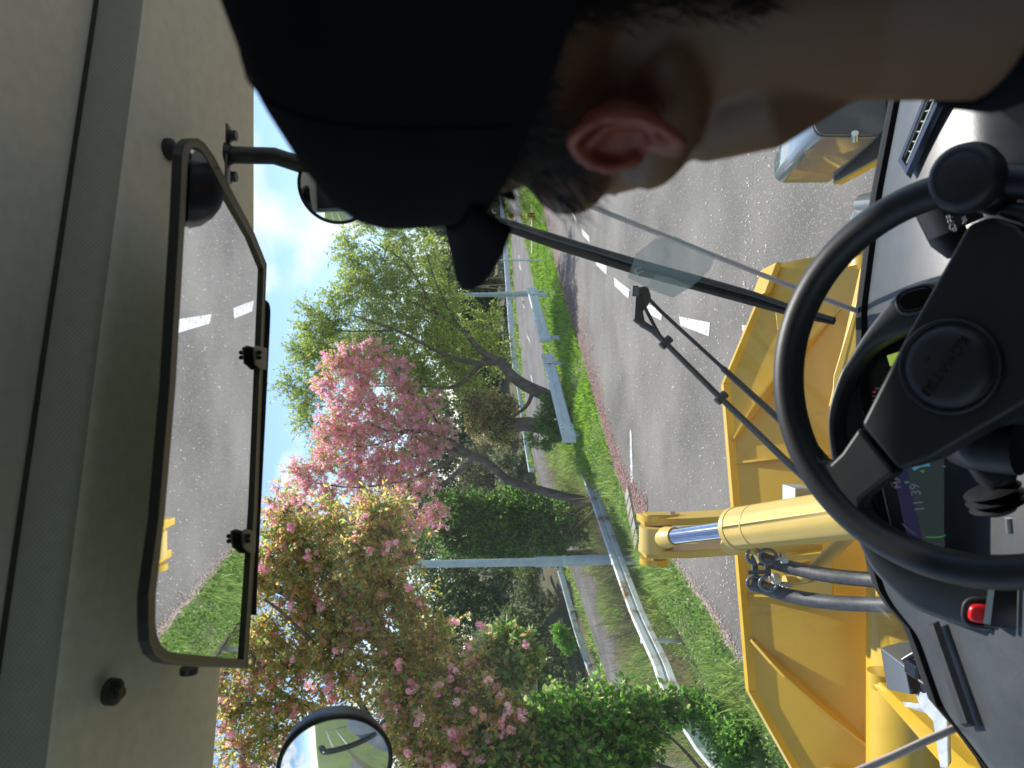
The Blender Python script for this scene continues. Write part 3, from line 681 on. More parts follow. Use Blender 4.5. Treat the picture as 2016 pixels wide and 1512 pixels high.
def ball_template(k=9):
    """one ruffled double blossom: overlapping petals round a centre"""
    V = []; Fc = []
    for i in range(k):
        u = (i+.5)/k; th = math.acos(1-1.75*u); ph = 2.4*i
        d = Vector((math.sin(th)*math.cos(ph), math.sin(th)*math.sin(ph), math.cos(th))); a, b = frame_of(d)
        n0 = len(V); V += [d*.35-a*.10, d*.8+b*.48, d*1.02+a*.42, d*.8-b*.48]
        Fc += [(n0, n0+1, n0+2), (n0, n0+2, n0+3)]
    return np.array([tuple(v) for v in V]), np.array(Fc)
BT = ball_template(9); BT2 = ball_template(16)
def blossoms(parent, pts, size, mats, name='blossom_mass', tpl=None, jit=.0):
    V0, F0 = tpl or BT; n = len(pts); k = len(V0)
    A = rand_dirs(n); B = perp(A); Cc = np.cross(A, B); s = size*rng.uniform(.6, 1.25, n)
    V = pts[:, None, :]+(V0[None, :, 0, None]*A[:, None, :]+V0[None, :, 1, None]*B[:, None, :]+V0[None, :, 2, None]*Cc[:, None, :])*s[:, None, None]
    Fc = (F0[None]+np.arange(n)[:, None, None]*k).reshape(-1, 3)
    mi = np.repeat(rng.choice(len(mats), n), len(F0))
    o = npobj(name, V.reshape(-1, 3), Fc, mats, parent, mi); o['kind'] = 'stuff'; return o
LSP = leafmat('spring_leaf', [(0.21, 0.29, 0.05), (0.33, 0.41, 0.07), (0.43, 0.49, 0.12), (0.38, 0.39, 0.15)], .55)
LGR = leafmat('green_leaf', [(0.055, 0.12, 0.022), (0.09, 0.18, 0.034), (0.13, 0.23, 0.05), (0.17, 0.27, 0.07)], .45, .35)
LBR = leafmat('bright_leaf', [(0.10, 0.24, 0.03), (0.16, 0.35, 0.045), (0.24, 0.43, 0.07)], .5, .4)
LDK = leafmat('dark_leaf', [(0.016, 0.036, 0.012), (0.028, 0.06, 0.018), (0.045, 0.085, 0.024)], .25, .4)
LOL = leafmat('olive_leaf', [(0.12, 0.15, 0.055), (0.19, 0.23, 0.085), (0.27, 0.29, 0.13)], .45)
LAM = leafmat('amber_leaf', [(0.42, 0.27, 0.10), (0.58, 0.36, 0.12), (0.56, 0.48, 0.16), (0.66, 0.46, 0.15)], .65, .35)
LRG = leafmat('bronze_green_leaf', [(0.26, 0.32, 0.11), (0.38, 0.40, 0.16), (0.40, 0.33, 0.16), (0.34, 0.46, 0.15)], .62, .35)
LPL = leafmat('pale_leaf', [(0.2, 0.24, 0.14), (0.3, 0.34, 0.22), (0.14, 0.18, 0.09)], .35)
BP = [leafmat('blossom_pink', [(0.84, 0.46, 0.58), (0.88, 0.58, 0.68), (0.92, 0.72, 0.79)], .5, .6),
      leafmat('blossom_rose', [(0.80, 0.34, 0.48), (0.86, 0.48, 0.60), (0.89, 0.62, 0.71)], .5, .6)]
BC3 = [leafmat('cherry_pink', [(0.82, 0.36, 0.58), (0.87, 0.48, 0.67), (0.91, 0.64, 0.78)], .5, .6), leafmat('cherry_rose', [(0.76, 0.27, 0.50), (0.84, 0.40, 0.60), (0.88, 0.54, 0.70)], .5, .6)]
# 1. fresh green tree on the median
t = thing('spring_tree', 'tall airy tree with fresh yellow green leaves behind the pink cherry, leaning over the road', 'tree', P(1104, 790, 27))
limbs([([P(1112,798,27),P(1078,780,27),P(1040,762,27),P(1010,742,27),P(985,712,27)], .27, .17), ([P(985,712,27),P(945,690,27),P(900,640,27.5),P(800,590,27)], .16, .04),
       ([P(985,712,27),P(940,715,26.8),P(880,700,26.5),P(780,650,26),P(690,620,26)], .12, .03), ([P(1050,768,27),P(1036,800,26.8),P(1000,826,26.5)], .09, .05),
       ([P(960,700,27),P(900,760,27.5),P(820,760,28),P(700,760,28)], .10, .02), ([P(860,620,27),P(800,520,27),P(720,470,27)], .06, .015),
       ([P(900,640,27.5),P(860,560,27),P(840,500,27)], .06, .02), ([P(720,760,28),P(640,800,28),P(590,790,28)], .03, .01), ([P(780,650,26),P(660,650,26.5),P(600,620,26.5)], .04, .01)], 'trunk', M['bark'], t)
cl = clumpify([(620,640,45,27),(660,620,50,27),(640,700,60,28),(610,780,40,28.5),(700,570,55,27),(690,490,40,27),(720,430,32,27),(740,400,20,27),(745,540,60,27),(790,470,45,27.5),(800,560,70,27.5),(760,640,70,27),
  (720,700,80,28.5),(840,640,75,27.5),(900,700,70,28),(960,640,45,28),(880,580,55,28),(850,500,40,28.5),(600,830,30,29),(650,880,45,29.5),(570,760,25,28.5),(930,770,45,28.5),(980,700,40,28,.7),(800,720,70,29),(600,700,35,28),(840,760,60,29)])
crown(t, cl, 66000, .125, [LSP, LBR, LOL], [7, 1.5, 2], .55, 14, asp=.42, twigr=.005)
# 2. stout trunk with a small bronze crown
t = thing('stub_tree', 'short stout trunk with a small rusty orange and green crown, behind the nearer short rail', 'tree', P(1110, 850, 25.5))
limbs([([P(1128,860,25.5),P(1090,846,25.5),P(1040,835,25.5),P(1000,838,25.5),P(960,832,25.5)], .30, .2), ([P(1000,838,25.5),P(950,810,25.5),P(925,800,25.5)], .12, .05)], 'trunk', M['bark'], t, 12)
crown(t, clumpify([(970,800,36,25.4),(940,830,34,25.4),(985,850,32,25.2),(930,790,22,25.5),(1000,800,22,25.3)]), 12000, .085, [LAM, LRG, LDK], [3, 3, 3], .22, 12, asp=.6)
crown(t, clumpify([(1085,800,26,24.8),(1095,850,22,24.6),(1080,870,18,24.8),(1050,865,16,25),(1075,830,26,25)]), 7000, .07, [LGR, LBR], [3, 2], .2, 12, asp=.6, name='ivy_mass')
# 3. pink cherry
t = thing('cherry_tree', 'pink double blossom cherry tree with dark limbs, in front of the fresh green tree', 'tree', P(1150, 985, 25.5))
limbs([([P(1170,990,25.5),P(1100,975,25.5),P(1055,963,25.5),P(1000,945,25.5),P(965,915,25.5),P(925,895,25.5),P(900,893,25.5),P(870,882,25.5)], .17, .11),
  ([P(925,895,25.5),P(880,865,25.3),P(830,850,25),P(770,850,25),P(720,830,25)], .12, .03), ([P(870,882,25.5),P(800,850,25.5),P(740,800,25.5),P(700,740,25.5)], .10, .02),
  ([P(900,893,25.5),P(860,920,25.5),P(800,945,25.5),P(700,960,25.5),P(620,950,25.5)], .09, .02), ([P(930,900,25.5),P(900,930,25.8),P(870,955,26),P(850,975,26)], .11, .05),
  ([P(800,850,25.5),P(760,870,25.3),P(700,880,25.3),P(640,870,25.3)], .05, .012), ([P(880,865,25.3),P(840,800,25),P(790,760,25)], .06, .015), ([P(945,905,25.5),P(935,880,25.3),P(925,860,25.2)], .05, .02)], 'trunk', M['bark'], t)
cl = clumpify([(660,720,28,25),(690,700,26,25),(710,740,35,25),(740,700,28,25),(780,730,30,25),(720,790,42,25),(670,800,34,25),(650,850,32,25.3),(700,860,45,25.3),(760,830,48,25),(800,780,34,25),(830,830,38,25),(640,910,30,25.5),
  (700,930,45,25.5),(760,920,48,25.3),(820,900,38,25.3),(610,950,26,25.6),(650,980,32,25.6),(570,990,22,25.8),(550,960,14,25.8),(860,790,22,25),(880,850,24,25),(720,990,40,25.8),(790,980,34,25.8),(590,930,22,25.7),(840,950,28,25.8),(600,1020,34,26),(660,1040,38,26),(740,1040,40,26),(810,1030,34,26),(860,1010,24,26),(640,760,24,25),(540,1010,20,26),(860,880,24,25)])
base, tb = crown(t, cl, 44000, .08, [LAM, LRG, LSP], [3, 4, 3], .40, 12, asp=.5, twigr=.005)
sel = base[rng.choice(len(base), 5600, False)]
blossoms(t, sel, .066, BC3)
# 4. foreground cherry with amber leaves reaching in from the left
FT = thing('cherry_tree', 'large near cherry with amber and bronze leaves and few pink blossoms, filling the left side', 'tree', P(1250, 1700, 10.5))
limbs([([P(1330,1720,10.5),P(1150,1640,10.5),P(1000,1560,10.5),P(940,1500,10.4)], .3, .2), ([P(1000,1560,10.5),P(900,1400,10.6),P(800,1290,10.6),P(740,1256,10.6),P(680,1225,10.6),P(610,1190,10.6),P(560,1165,10.6),P(470,1130,10.6)], .13, .05),
  ([P(610,1190,10.6),P(560,1130,10.5),P(500,1060,10.5)], .045, .02), ([P(940,1500,10.4),P(840,1500,10.2),P(740,1440,10),P(640,1400,10),P(560,1370,10),P(470,1300,10)], .10, .03),
  ([P(740,1440,10),P(690,1350,10),P(640,1290,10),P(560,1210,10),P(520,1180,10)], .05, .015), ([P(900,1400,10.6),P(860,1300,10.5),P(800,1200,10.5),P(740,1120,10.5),P(700,1060,10.5)], .06, .015),
  ([P(640,1400,10),P(560,1440,9.8),P(460,1460,9.8)], .04, .015), ([P(1000,1560,10.5),P(1050,1420,10.3),P(1060,1330,10.3),P(1020,1250,10.3)], .07, .02),
  ([P(740,1440,10),P(800,1380,9.8),P(900,1340,9.8),P(960,1330,9.8)], .04, .01)], 'trunk', M['bark'], FT)
cl = clumpify([(560,1010,30,10.4),(600,1060,45,10.4),(660,1030,38,10.4),(740,1010,30,9.8,2.2),(760,1050,32,9.8,2.5),(720,1090,38,9.9,2.5),(800,1090,24,9.9,1.5),(550,1080,40,10.5),(520,1140,36,10.6),(590,1130,42,10.5),(650,1120,44,10.5),(690,1160,40,10.5,1.5),(760,1150,42,10.3,1.5),
  (610,1210,44,10.5),(680,1230,46,10.5),(740,1220,40,10.3),(820,1190,36,10.3,1),(540,1240,40,10.3,.8),(500,1290,44,10),(570,1310,48,10),(640,1290,44,10),(700,1330,44,10),(780,1290,46,10,1.2),(850,1260,40,10.2,1.2),(480,1380,46,9.8),(540,1420,44,9.8),
  (620,1400,34,9.8,.8),(800,1380,50,9.8,1.2),(880,1340,50,9.8,1.3),(950,1330,44,9.8,1.4),(480,1480,46,9.7),(560,1560,60,9.6),(820,1470,52,9.7,1.3),(900,1430,54,9.6,1.4),(980,1410,46,9.6,1.4),(900,1530,60,9.5,1.4),(1000,1500,50,9.5,1.4),(1010,1290,28,10,.8),(440,1330,30,10,.8),(690,1430,40,9.9,.5)], flat=.9)
lo = [c for c in cl if c[0].z < 2.55]; hi = [c for c in cl if c[0].z >= 2.55]
b1, tb1 = crown(FT, hi, 62000, .076, [LAM, LRG, LBR, LOL], [6.5, 5, 1.5, 2], .34, 18, asp=.48, twigr=.0032, shell=.3)
b2, tb2 = crown(FT, lo, 36000, .105, [LGR, LRG, LBR, LAM], [5, 5, 2, 1.2], .30, 18, asp=.52, twigr=.0032, shell=.3)
sel = b1[rng.choice(len(b1), 420, False)]; cs = np.repeat(sel, 5, 0)+rng.normal(0, .034, (420*5, 3)); blossoms(FT, cs, .036, BP, tpl=BT2)
sel = b2[rng.choice(len(b2), 130, False)]; cs = np.repeat(sel, 4, 0)+rng.normal(0, .028, (130*4, 3)); blossoms(FT, cs, .034, BP, tpl=BT2)
def lone(parent, pts, size, mesh_mats, name, tpl):
    """single pieces that share mesh data"""
    mes = []
    for k, mm in enumerate(mesh_mats):
        V0, F0 = tpl; me = bpy.data.meshes.new(name); me.from_pydata([tuple(v*size) for v in V0], [], [tuple(int(q) for q in f) for f in F0]); me.materials.append(mm); mes.append(me)
    for q, p in enumerate(pts):
        o = bpy.data.objects.new(name, mes[q % len(mes)]); C.objects.link(o)
        o.location = Vector(p)-parent.location; o.parent = parent
        o.rotation_euler = (random.uniform(0, 6.3), random.uniform(0, 6.3), random.uniform(0, 6.3)); s = random.uniform(.8, 1.25); o.scale = (s, s, s)
near = b1[np.argsort(b1[:, 1]+rng.random(len(b1))*.8)][:1400]
lone(FT, near[rng.choice(1400, 150, False)], .052, BP, 'blossom', BT2)
leaf_t = (np.array([(0, 0, 0), (.45, .22, .07), (.8, .14, .03), (1, 0, -.06), (.8, -.14, .03), (.45, -.22, .07), (.45, 0, 0)]), [(0, 1, 6), (1, 2, 6), (2, 3, 6), (3, 4, 6), (4, 5, 6), (5, 0, 6)])
solid = [mat('leaf_amber', (.36, .19, .04), .4), mat('leaf_bronze', (.15, .14, .04), .35), mat('leaf_green', (.07, .15, .03), .35)]
near = b2[np.argsort(b2[:, 1]+rng.random(len(b2))*.8)][:1500]
lone(FT, near[rng.choice(1500, 150, False)], .10, [solid[2], solid[1]], 'leaf', leaf_t)
near = b1[np.argsort(b1[:, 1]+rng.random(len(b1))*.8)][:1500]
lone(FT, near[rng.choice(1500, 150, False)], .09, [solid[0], solid[1]], 'leaf', leaf_t)
# 5. bright shrub climbing over the near rail
t = thing('leafy_shrub', 'bright green leafy shrub growing over the near end of the old guardrail', 'shrub', P(1330, 1500, 9.6))
limbs([([P(1400,1540,9.6),P(1280,1500,9.6),P(1180,1450,9.7)], .04, .015), ([P(1400,1540,9.6),P(1340,1470,9.6),P(1280,1420,9.8)], .03, .01)], 'stem', M['bark'], t)
crown(t, clumpify([(1100,1410,40,10.3),(1150,1415,40,10),(1200,1410,38,10.2),(1245,1392,28,10.4),(1140,1460,50,9.8),(1210,1460,48,9.8),(1270,1430,34,10.2),(1310,1392,22,10.6,.8),(1335,1400,18,10.6,.8),(1100,1520,60,9.6),(1180,1540,60,9.4),(1245,1520,40,9.6),(1060,1450,50,9.8)]), 22000, .105, [LBR, LGR, LRG], [4, 3, 1.6], .28, 12, asp=.62, twigr=.004)
t = thing('leafy_shrub', 'low green weeds spilling under the near end of the old guardrail onto the verge', 'shrub', P(1420, 1440, 9.8))
limbs([([P(1440,1440,9.8),P(1380,1430,9.9)], .02, .008)], 'stem', M['bark'], t)
crown(t, clumpify([(1372,1392,22,10.6),(1405,1405,26,10.2),(1400,1435,14,10.2),(1430,1440,28,9.8),(1450,1470,34,9.3),(1440,1495,20,9.8),(1480,1440,20,9.2)], flat=.6), 7000, .06, [LBR, LGR], [3, 3], .2, 10, asp=.62, twigr=.003)
# 6. dark ivy mass under the cherry
t = thing('ivy_thicket', 'dense dark ivy thicket under the pink cherry beside the thick pole', 'shrub', P(1190, 1030, 29))
limbs([([P(1180,1020,29.5),P(1000,1010,29.5),P(880,985,29.5),P(830,975,29.5)], .25, .1), ([P(1180,1090,30),P(1000,1090,30),P(860,1060,30)], .2, .08)], 'stem', M['bark'], t)
crown(t, clumpify([(1120,1000,36,27),(1130,1045,34,27.5),(1070,1010,46,28),(1080,1060,40,28),(1010,1010,50,28.5),(1020,1070,46,28.5),(950,1010,48,29),(960,1075,50,29),(900,1000,36,29),(900,1060,46,29.5),(860,1030,34,29.5),(860,980,22,29.5,.7),(1100,1085,26,28)]), 42000, .11, [LGR, LDK, LBR], [6, 2, 2.5], .35, 12, asp=.6, twigr=.006)
# 7. shrubs left of the pole, beyond the lower road
t = thing('hedge_bush', 'broad dark evergreen bush behind the thick pole, beyond the lower road', 'bush', P(1060, 1130, 53))
limbs([([P(1060,1130,53),P(950,1130,53)], .3, .1)], 'stem', M['bark'], t)
crown(t, clumpify([(900,1130,40,53),(940,1160,50,54),(880,1190,44,54),(920,1220,50,54),(1000,1130,40,52),(980,1190,46,52.5),(870,1260,50,54),(850,1140,40,55),(830,1090,40,56),(800,1200,50,56),(820,1300,50,55),(780,1380,60,55),(860,1360,60,54),(900,1440,60,53),(840,1480,60,54)]), 30000, .22, [LDK, LGR, LOL], [5, 3, 1.5], .6, 12, asp=.55, twigr=.012)
t = thing('hedge_bush', 'olive green scrub along the far guardrail on the left', 'bush', P(1090, 1250, 48))
limbs([([P(1120,1250,48),P(1000,1250,48)], .2, .08)], 'stem', M['bark'], t)
crown(t, clumpify([(1040,1120,26,50),(1040,1160,34,50),(1060,1200,32,49),(1010,1230,46,49),(1060,1260,40,48),(1100,1290,34,47),(1040,1310,46,47),(960,1290,50,49),(1080,1340,44,46),(1120,1350,40,45),(1000,1360,50,46),(1090,1180,14,48.5)]), 30000, .17, [LOL, LGR, LPL], [5, 3, 1.5], .5, 12, asp=.5, twigr=.01)
t = thing('green_bush', 'small vivid green bush in front of the far guardrail', 'bush', P(1120, 1258, 43))
limbs([([P(1135,1258,43),P(1110,1258,43)], .05, .02)], 'stem', M['bark'], t)
crown(t, clumpify([(1108,1255,16,43),(1118,1270,14,43),(1100,1240,10,43)]), 5000, .12, [LBR], [1], .3, 10)
t = thing('scrub_bush', 'pale grey green bush between the tree trunks beyond the lower road', 'bush', P(1040, 930, 55))
limbs([([P(1040,930,55),P(990,930,55)], .1, .05)], 'stem', M['bark'], t)
crown(t, clumpify([(1020,930,22,54),(1000,950,24,54),(990,910,24,55),(1030,900,14,54)]), 9000, .16, [LPL, LOL], [3, 2], .4, 12)
t = thing('scrub_bush', 'brown green tangle of bare twigs beyond the far rail', 'bush', P(1040, 880, 57))
limbs([([P(1030,870+20*k,57),P(990+6*math.sin(k),865+18*k,57.5),P(930,850+22*k,58)], .06, .02) for k in range(6)], 'stem', M['bark'], t)
crown(t, clumpify([(960,900,40,58),(970,950,40,58),(930,930,44,59),(1000,870,26,57)]), 9000, .16, [LOL, STRAW, LDK], [2, 1, 1], .8, 8, twigr=.015)
# 8. dark wood behind the bend
woods = [((1000, 470), [(960,440,40),(930,500,48),(900,430,50),(950,400,40),(850,440,46),(870,520,40)], 74, 'dark evergreen wood tree directly behind the cap brim'),
         ((1005, 560), [(950,560,40),(900,580,50),(960,610,34),(870,540,40),(930,640,36)], 68, 'dark evergreen tree behind the slim pole'),
         ((1010, 680), [(960,680,38),(910,700,50),(970,730,34),(880,660,50),(930,760,46)], 66, 'dark evergreen tree behind the leaning trunk'),
         ((1030, 830), [(900,830,60),(960,800,40),(860,880,60),(840,790,60),(900,900,50),(990,850,30),(1000,900,30),(820,900,50),(820,820,50)], 66, 'dark evergreen tree behind the stout trunk'),
         ((1060, 1000), [(900,980,60),(960,1000,50),(860,1040,50),(1000,1050,40),(820,990,50),(780,950,40)], 64, 'dark evergreen tree behind the ivy thicket')]
woods.append(((1010, 1200), [(900,1150,80),(850,1260,90),(900,1350,90),(850,1460,90),(820,1050,70),(900,1480,80)], 78, 'dark evergreen tree behind the broad bush, left of the thick pole'))
for (bx, by), cls, d, lab in woods:
    t = thing('evergreen_tree', lab, 'tree', P(bx, by, d), 'dark wood behind the lower road')
    limbs([([P(bx+12, by, d), P(bx-40, by-4, d), P(cls[0][0]-20, cls[0][1], d)], .35, .15)], 'trunk', M['bark'], t)
    crown(t, clumpify([(a, b, r_, d) for a, b, r_ in cls]), 26000 if d == 78 else 12000, .30 if d != 78 else .4, [LDK, LGR], [5, 2], .8, 12, asp=.6, twigr=.015, shell=.6)
t = thing('hill_tree', 'olive brown woodland tree on the slope right of the spring tree, above the cap brim', 'tree', P(960, 430, 80))
limbs([([P(980,430,80), P(900,430,80), P(850,440,80)], .4, .2)], 'trunk', M['bark'], t)
crown(t, clumpify([(880,440,50,80),(850,420,34,80),(850,380,40,80),(900,380,60,80),(840,350,40,80)]), 14000, .3, [LOL, LGR, LDK], [5, 2, 2], .8, 12, asp=.6, twigr=.015)
for k in range(6):
    py_ = 505+13*k+3*math.sin(k*5)
    o = tube('bamboo_stem', [P(1003, py_, 62), P(940-6*(k % 3), py_+6*math.sin(k*2.2), 62)], .045, STRAW, None, 6)
    tag(o, ['pale bamboo stem nearest the red triangular sign', 'second pale bamboo stem counted from the red triangular sign', 'third pale bamboo stem counted from the red triangular sign', 'third pale bamboo stem counted from the slim grey pole', 'second pale bamboo stem counted from the slim grey pole', 'pale bamboo stem nearest the slim grey pole'][k], 'bamboo', 'pale bamboo stems behind the far rail')
# grasses hanging over the lower road near the rail
n = 260
c = np.array([tuple(lat(1, a, b)) for a, b in zip(rng.uniform(28, 44, n), rng.uniform(.05, .3, n))])
mb = MB()
for p in c[:150]:
    p = Vector(p); a = random.uniform(0, 6.3); l_ = random.uniform(.6, 1.3)
    q = [p+Vector((math.cos(a), math.sin(a), 0))*l_*(u**1.6)*.8+Vector((0, 0, l_*(u-.38*u*u*1.3))) for u in (0, .3, .6, .85, 1)]
    mb.add(tubedata(q, [.006, .005, .004, .004, .002], 4, False))
o = obj('straw_stalks', mb.v, mb.f, STRAW); tag(o, 'thin dry reed stalks bending over the embankment behind the rail', 'reeds', None, 'stuff')
# ------------------------------------------------------------ wheel loader
WL = thing('wheel_loader', 'yellow wheel loader seen from its own cab, with bucket, dashboard, mirrors and cloth lined roof', 'wheel loader', (0, 1.0, 0))
def E(x, y, z): return EYE+Vector((x, y, z))
# bucket ------------------------------------------------------------
BO = Vector((-.72, 3.72, 0)); BU = Vector((.97, .243, 0)); BV = Vector((.243, -.97, 0)); BZ = Vector((0, 0, 1))
def B(u, v, w): return BO+BU*u+BV*v+BZ*w
prof = spline([Vector((0, 0, 1.69)), Vector((.08, 0, 1.60)), Vector((.20, 0, 1.46)), Vector((.30, 0, 1.32)), Vector((.37, 0, 1.17)), Vector((.40, 0, 1.0)), Vector((.36, 0, .72)), Vector((.22, 0, .48)), Vector((0, 0, .34)), Vector((-.7, 0, .22))], 5)
PL_ = [q.x for q in prof]; PW = [q.z for q in prof]
def start(u):                                  # how far the edge is clipped towards the corners
    a = abs(u); return 0.0 if a < .74 else (a-.74)/.56*.31
us = [-1.3, -1.15, -1.0, -.87, -.74, -.5, -.25, 0, .25, .5, .74, .87, 1.0, 1.15, 1.3]
arc = [0.0]
for i in range(1, len(prof)): arc.append(arc[-1]+(prof[i]-prof[i-1]).length)
def pt(u, s):
    v = interp(s, arc, PL_); w = interp(s, arc, PW); return v, w
def nrm(s):
    v0, w0 = pt(0, max(s-.02, 0)); v1, w1 = pt(0, s+.02); dv, dw = v1-v0, w1-w0; l_ = math.hypot(dv, dw) or 1
    return (-dw/l_, dv/l_)                     # outward (towards the cab)
rows = []; th = .014
for u in us:
    s0 = start(u); r_ = []
    for k in range(26):
        s = s0+(arc[-1]-s0)*k/25; v, w = pt(u, s); r_.append(B(u, v, w))
    for k in range(25, -1, -1):
        s = s0+(arc[-1]-s0)*k/25; v, w = pt(u, s); a, b = nrm(s); r_.append(B(u, v-a*th, w-b*th))
    rows.append(r_)
V, Fc = loft(rows, True); nn = len(rows[0]); Fc += [tuple(range(nn)), tuple(range(len(rows)*nn-1, (len(rows)-1)*nn-1, -1))]
bk = obj('bucket', V, Fc, M['yellow'], WL, True); bk.modifiers.new('es', 'EDGE_SPLIT').split_angle = R(40)
# lip bar standing on the edge
edge = [B(u, *pt(u, start(u))) for u in (-1.3, -.74, .74, 1.3)]
for a, b in zip(edge[:-1], edge[1:]):
    d = (b-a).normalized(); prism('edge_bar', [a+BV*.022+BZ*.012, b+BV*.022+BZ*.012, b-BV*.024+BZ*.012, a-BV*.024+BZ*.012], (0, 0, -.05), M['yellow'], bk, bevel=.003)
for s in (-1, 1):                              # side plates
    pl = [B(s*1.315, v, w) for v, w in [(PL_[i], PW[i]) for i in range(10, len(PL_))]]+[B(s*1.315, -.9, .3), B(s*1.315, -.5, 1.25), B(s*1.315, .1, 1.5)]
    prism('side_plate', pl, BU*(-.02*s), M['yellow'], bk)
    prism('corner_cap', [B(s*1.31, .16, 1.47), B(s*1.16, .12, 1.53), B(s*1.16, .22, 1.49), B(s*1.31, .26, 1.43)], (0, 0, .03), M['yellow'], bk, bevel=.004)
def rib(u0, s0, u1, s1, h=.07, t=.012, name='rib', ends=True):
    a = []; n = 10
    for k in range(n+1):
        q = k/n; u = lerp(u0, u1, q); s = lerp(s0, s1, q); v, w = pt(u, s); na, nb = nrm(s)
        hh = h*min(1, .15+q*3.2, .1+(1-q)*2.2) if ends else h
        a.append((B(u, v, w), B(u, v+na*hh, w+nb*hh)))
    d = (a[-1][0]-a[0][0]).normalized(); n_ = (a[n//2][1]-a[n//2][0]).normalized(); t_ = d.cross(n_).normalized()*t
    rows = [[p-t_*.5, q-t_*.5, q+t_*.5, p+t_*.5] for p, q in a]
    V, Fc = loft(rows, True); Fc += [(0, 1, 2, 3), (len(V)-1, len(V)-2, len(V)-3, len(V)-4)]
    return obj(name, V, Fc, M['yellow'], bk)
rib(-.50, .02, -1.03, .62, .085, .012, 'gusset'); rib(.44, .02, 1.03, .60, .085, .012, 'gusset')
rib(-.31, .02, -.31, .62, .03, .012); rib(.33, .02, .33, .62, .03, .012)
for u in (-1.12, .95): prism('lifting_eye', [B(u, .25, 1.46), B(u+.1, .25, 1.46), B(u+.1, .31, 1.38), B(u, .31, 1.38)], (0, 0, .03), M['yellow'], bk, bevel=.004)
# bell crank -----------------------------------------------------------
def bar_plate(name, pts, w, t, m_, parent, bevel=.004):
    """a thick flat bar; pts are the middle line, w its depth away from the viewer, t its thickness across"""
    top = [p for p in pts]; bot = [p+Vector((0, w, 0)) for p in reversed(pts)]
    return prism(name, [q-RT*t/2 for q in top+bot], RT*t, m_, parent, bevel=bevel)
BC = bar_plate('bell_crank', [P(1268,1029,3.62), P(1360,1027,3.52), P(1470,1021,3.42), P(1600,1018,3.32)], .17, .034, M['yellow'], WL)
bar_plate('crank_plate', [P(1272,1093,3.58), P(1360,1092,3.48), P(1480,1083,3.38), P(1620,1078,3.28)], .17, .036, M['yellow'], BC)
for py_, s in ((1029, 1), (1093, -1)):
    c0 = P(1288, py_, 3.66); tube('boss', [c0+RT*s*.012, c0+RT*s*.04], .07, M['yellow'], BC, 20)
prism('keeper_plate', [P(1276, 1019, 3.6), P(1334, 1017, 3.6), P(1338, 1013, 3.6), P(1274, 1014, 3.6)], (0, .09, 0), M['yellow'], BC)
tube('bolt', [P(1324, 1017, 3.62), P(1324, 1007, 3.62)], .014, M['steel'], BC, 6)
tube('pin_end', [P(1297, 1098, 3.64), P(1297, 1107, 3.64)], .034, M['yellow'], BC, 16)
prism('link_plate', [P(1375,1062,3.9), P(1375,1082,3.9), P(1640,1090,3.7), P(1640,1052,3.7)], (0, .03, 0), M['yellow'], BC)
box('grease_block', P(1405, 1068, 3.7), (.06, .04, .1), M['zinc'], BC)
# dump cylinder ----------------------------------------------------------
r0, r1 = P(1290, 1061, 3.62), P(1447, 1041, 3.08)
ax_ = (r1-r0).normalized(); cyl_end = r1+ax_*.95
CY = tube('dump_cylinder', [r1-ax_*.012, r1+ax_*.02, r1+ax_*.02, cyl_end], [.072, .083, .083, .083], M['yellow2'], WL, 40)
CY.location += Vector((0, 0, 0))
tube('gland_ring', [r1+ax_*.005, r1+ax_*.03], .0855, M['yellow2'], CY, 40)
tube('weld_seam', [r1+ax_*.135, r1+ax_*.14], .0845, M['yellow2'], CY, 40)
tube('chrome_rod', [r0+ax_*.16, r1], .036, M['chrome'], CY, 28)
tube('rod_end', [r0+ax_*.06, r0+ax_*.10, r0+ax_*.17], [.045, .050, .042], M['yellow2'], CY, 24)
tube('rod_eye', [P(1291, 1036, 3.62), P(1291, 1086, 3.62)], .078, M['yellow2'], CY, 26)
tube('grease_ring', [P(1293, 1085, 3.62), P(1293, 1089, 3.62)], .06, M['void'], CY, 26)
pb = P(1487, 1090, 3.0)
tube('port', [P(1484, 1066, 3.02), P(1486, 1090, 2.99), P(1500, 1104, 2.97)], [.024, .02, .02], M['yellow2'], CY, 16)
tube('mount_ear', [P(1440, 1068, 3.08), P(1438, 1078, 3.06)], .04, M['yellow2'], CY, 16)
box('zinc_block', P(1570, 975, 2.9), (.07, .12, .07), M['zinc'], CY, bevel=.006)
# cross members and boom -----------------------------------------------
LB = prism('boom_arm', [P(1712,1336,3.0), P(1726,1330,2.98), P(1900,1512,2.35), P(1990,1600,2.1), P(2130,1600,2.1), P(2000,1400,2.7), P(1800,1300,3.05)], RT*-.02+Vector((0,.01,0)), M['yellow'], WL)
strip_ = [P(1708,1338,2.98), P(1717,1326,2.98), P(1902,1500,2.3), P(1990,1590,2.0), P(1955,1612,2.0), P(1868,1524,2.3)]
prism('boom_flange', strip_, Vector((.0, .05, -.10)), M['yellow'], LB, bevel=.006)
tube('pin_boss', [P(1740,1352,2.95), P(1740,1322,2.95)], .06, M['yellow'], LB, 20)
RB = prism('boom_arm', [P(1722,470,3.1), P(1758,482,3.05), P(1700,700,3.1), P(1668,800,3.2), P(1636,800,3.22), P(1640,740,3.2)], Vector((0, .05, -.10)), M['yellow'], WL, bevel=.006)
tube('pin_boss', [P(1708,524,3.0), P(1708,506,3.0)], .07, M['yellow'], RB, 24)
prism('arm_web', [P(1712,486,3.14), P(1790,470,2.9), P(1900,520,2.8), P(1900,820,3.0), P(1640,800,3.3)], Vector((0, .04, 0)), M['yellow'], RB)
tube('cross_tube', [P(1800,1750,2.95), P(1790,600,3.35)], .17, M['yellow'], WL, 36)
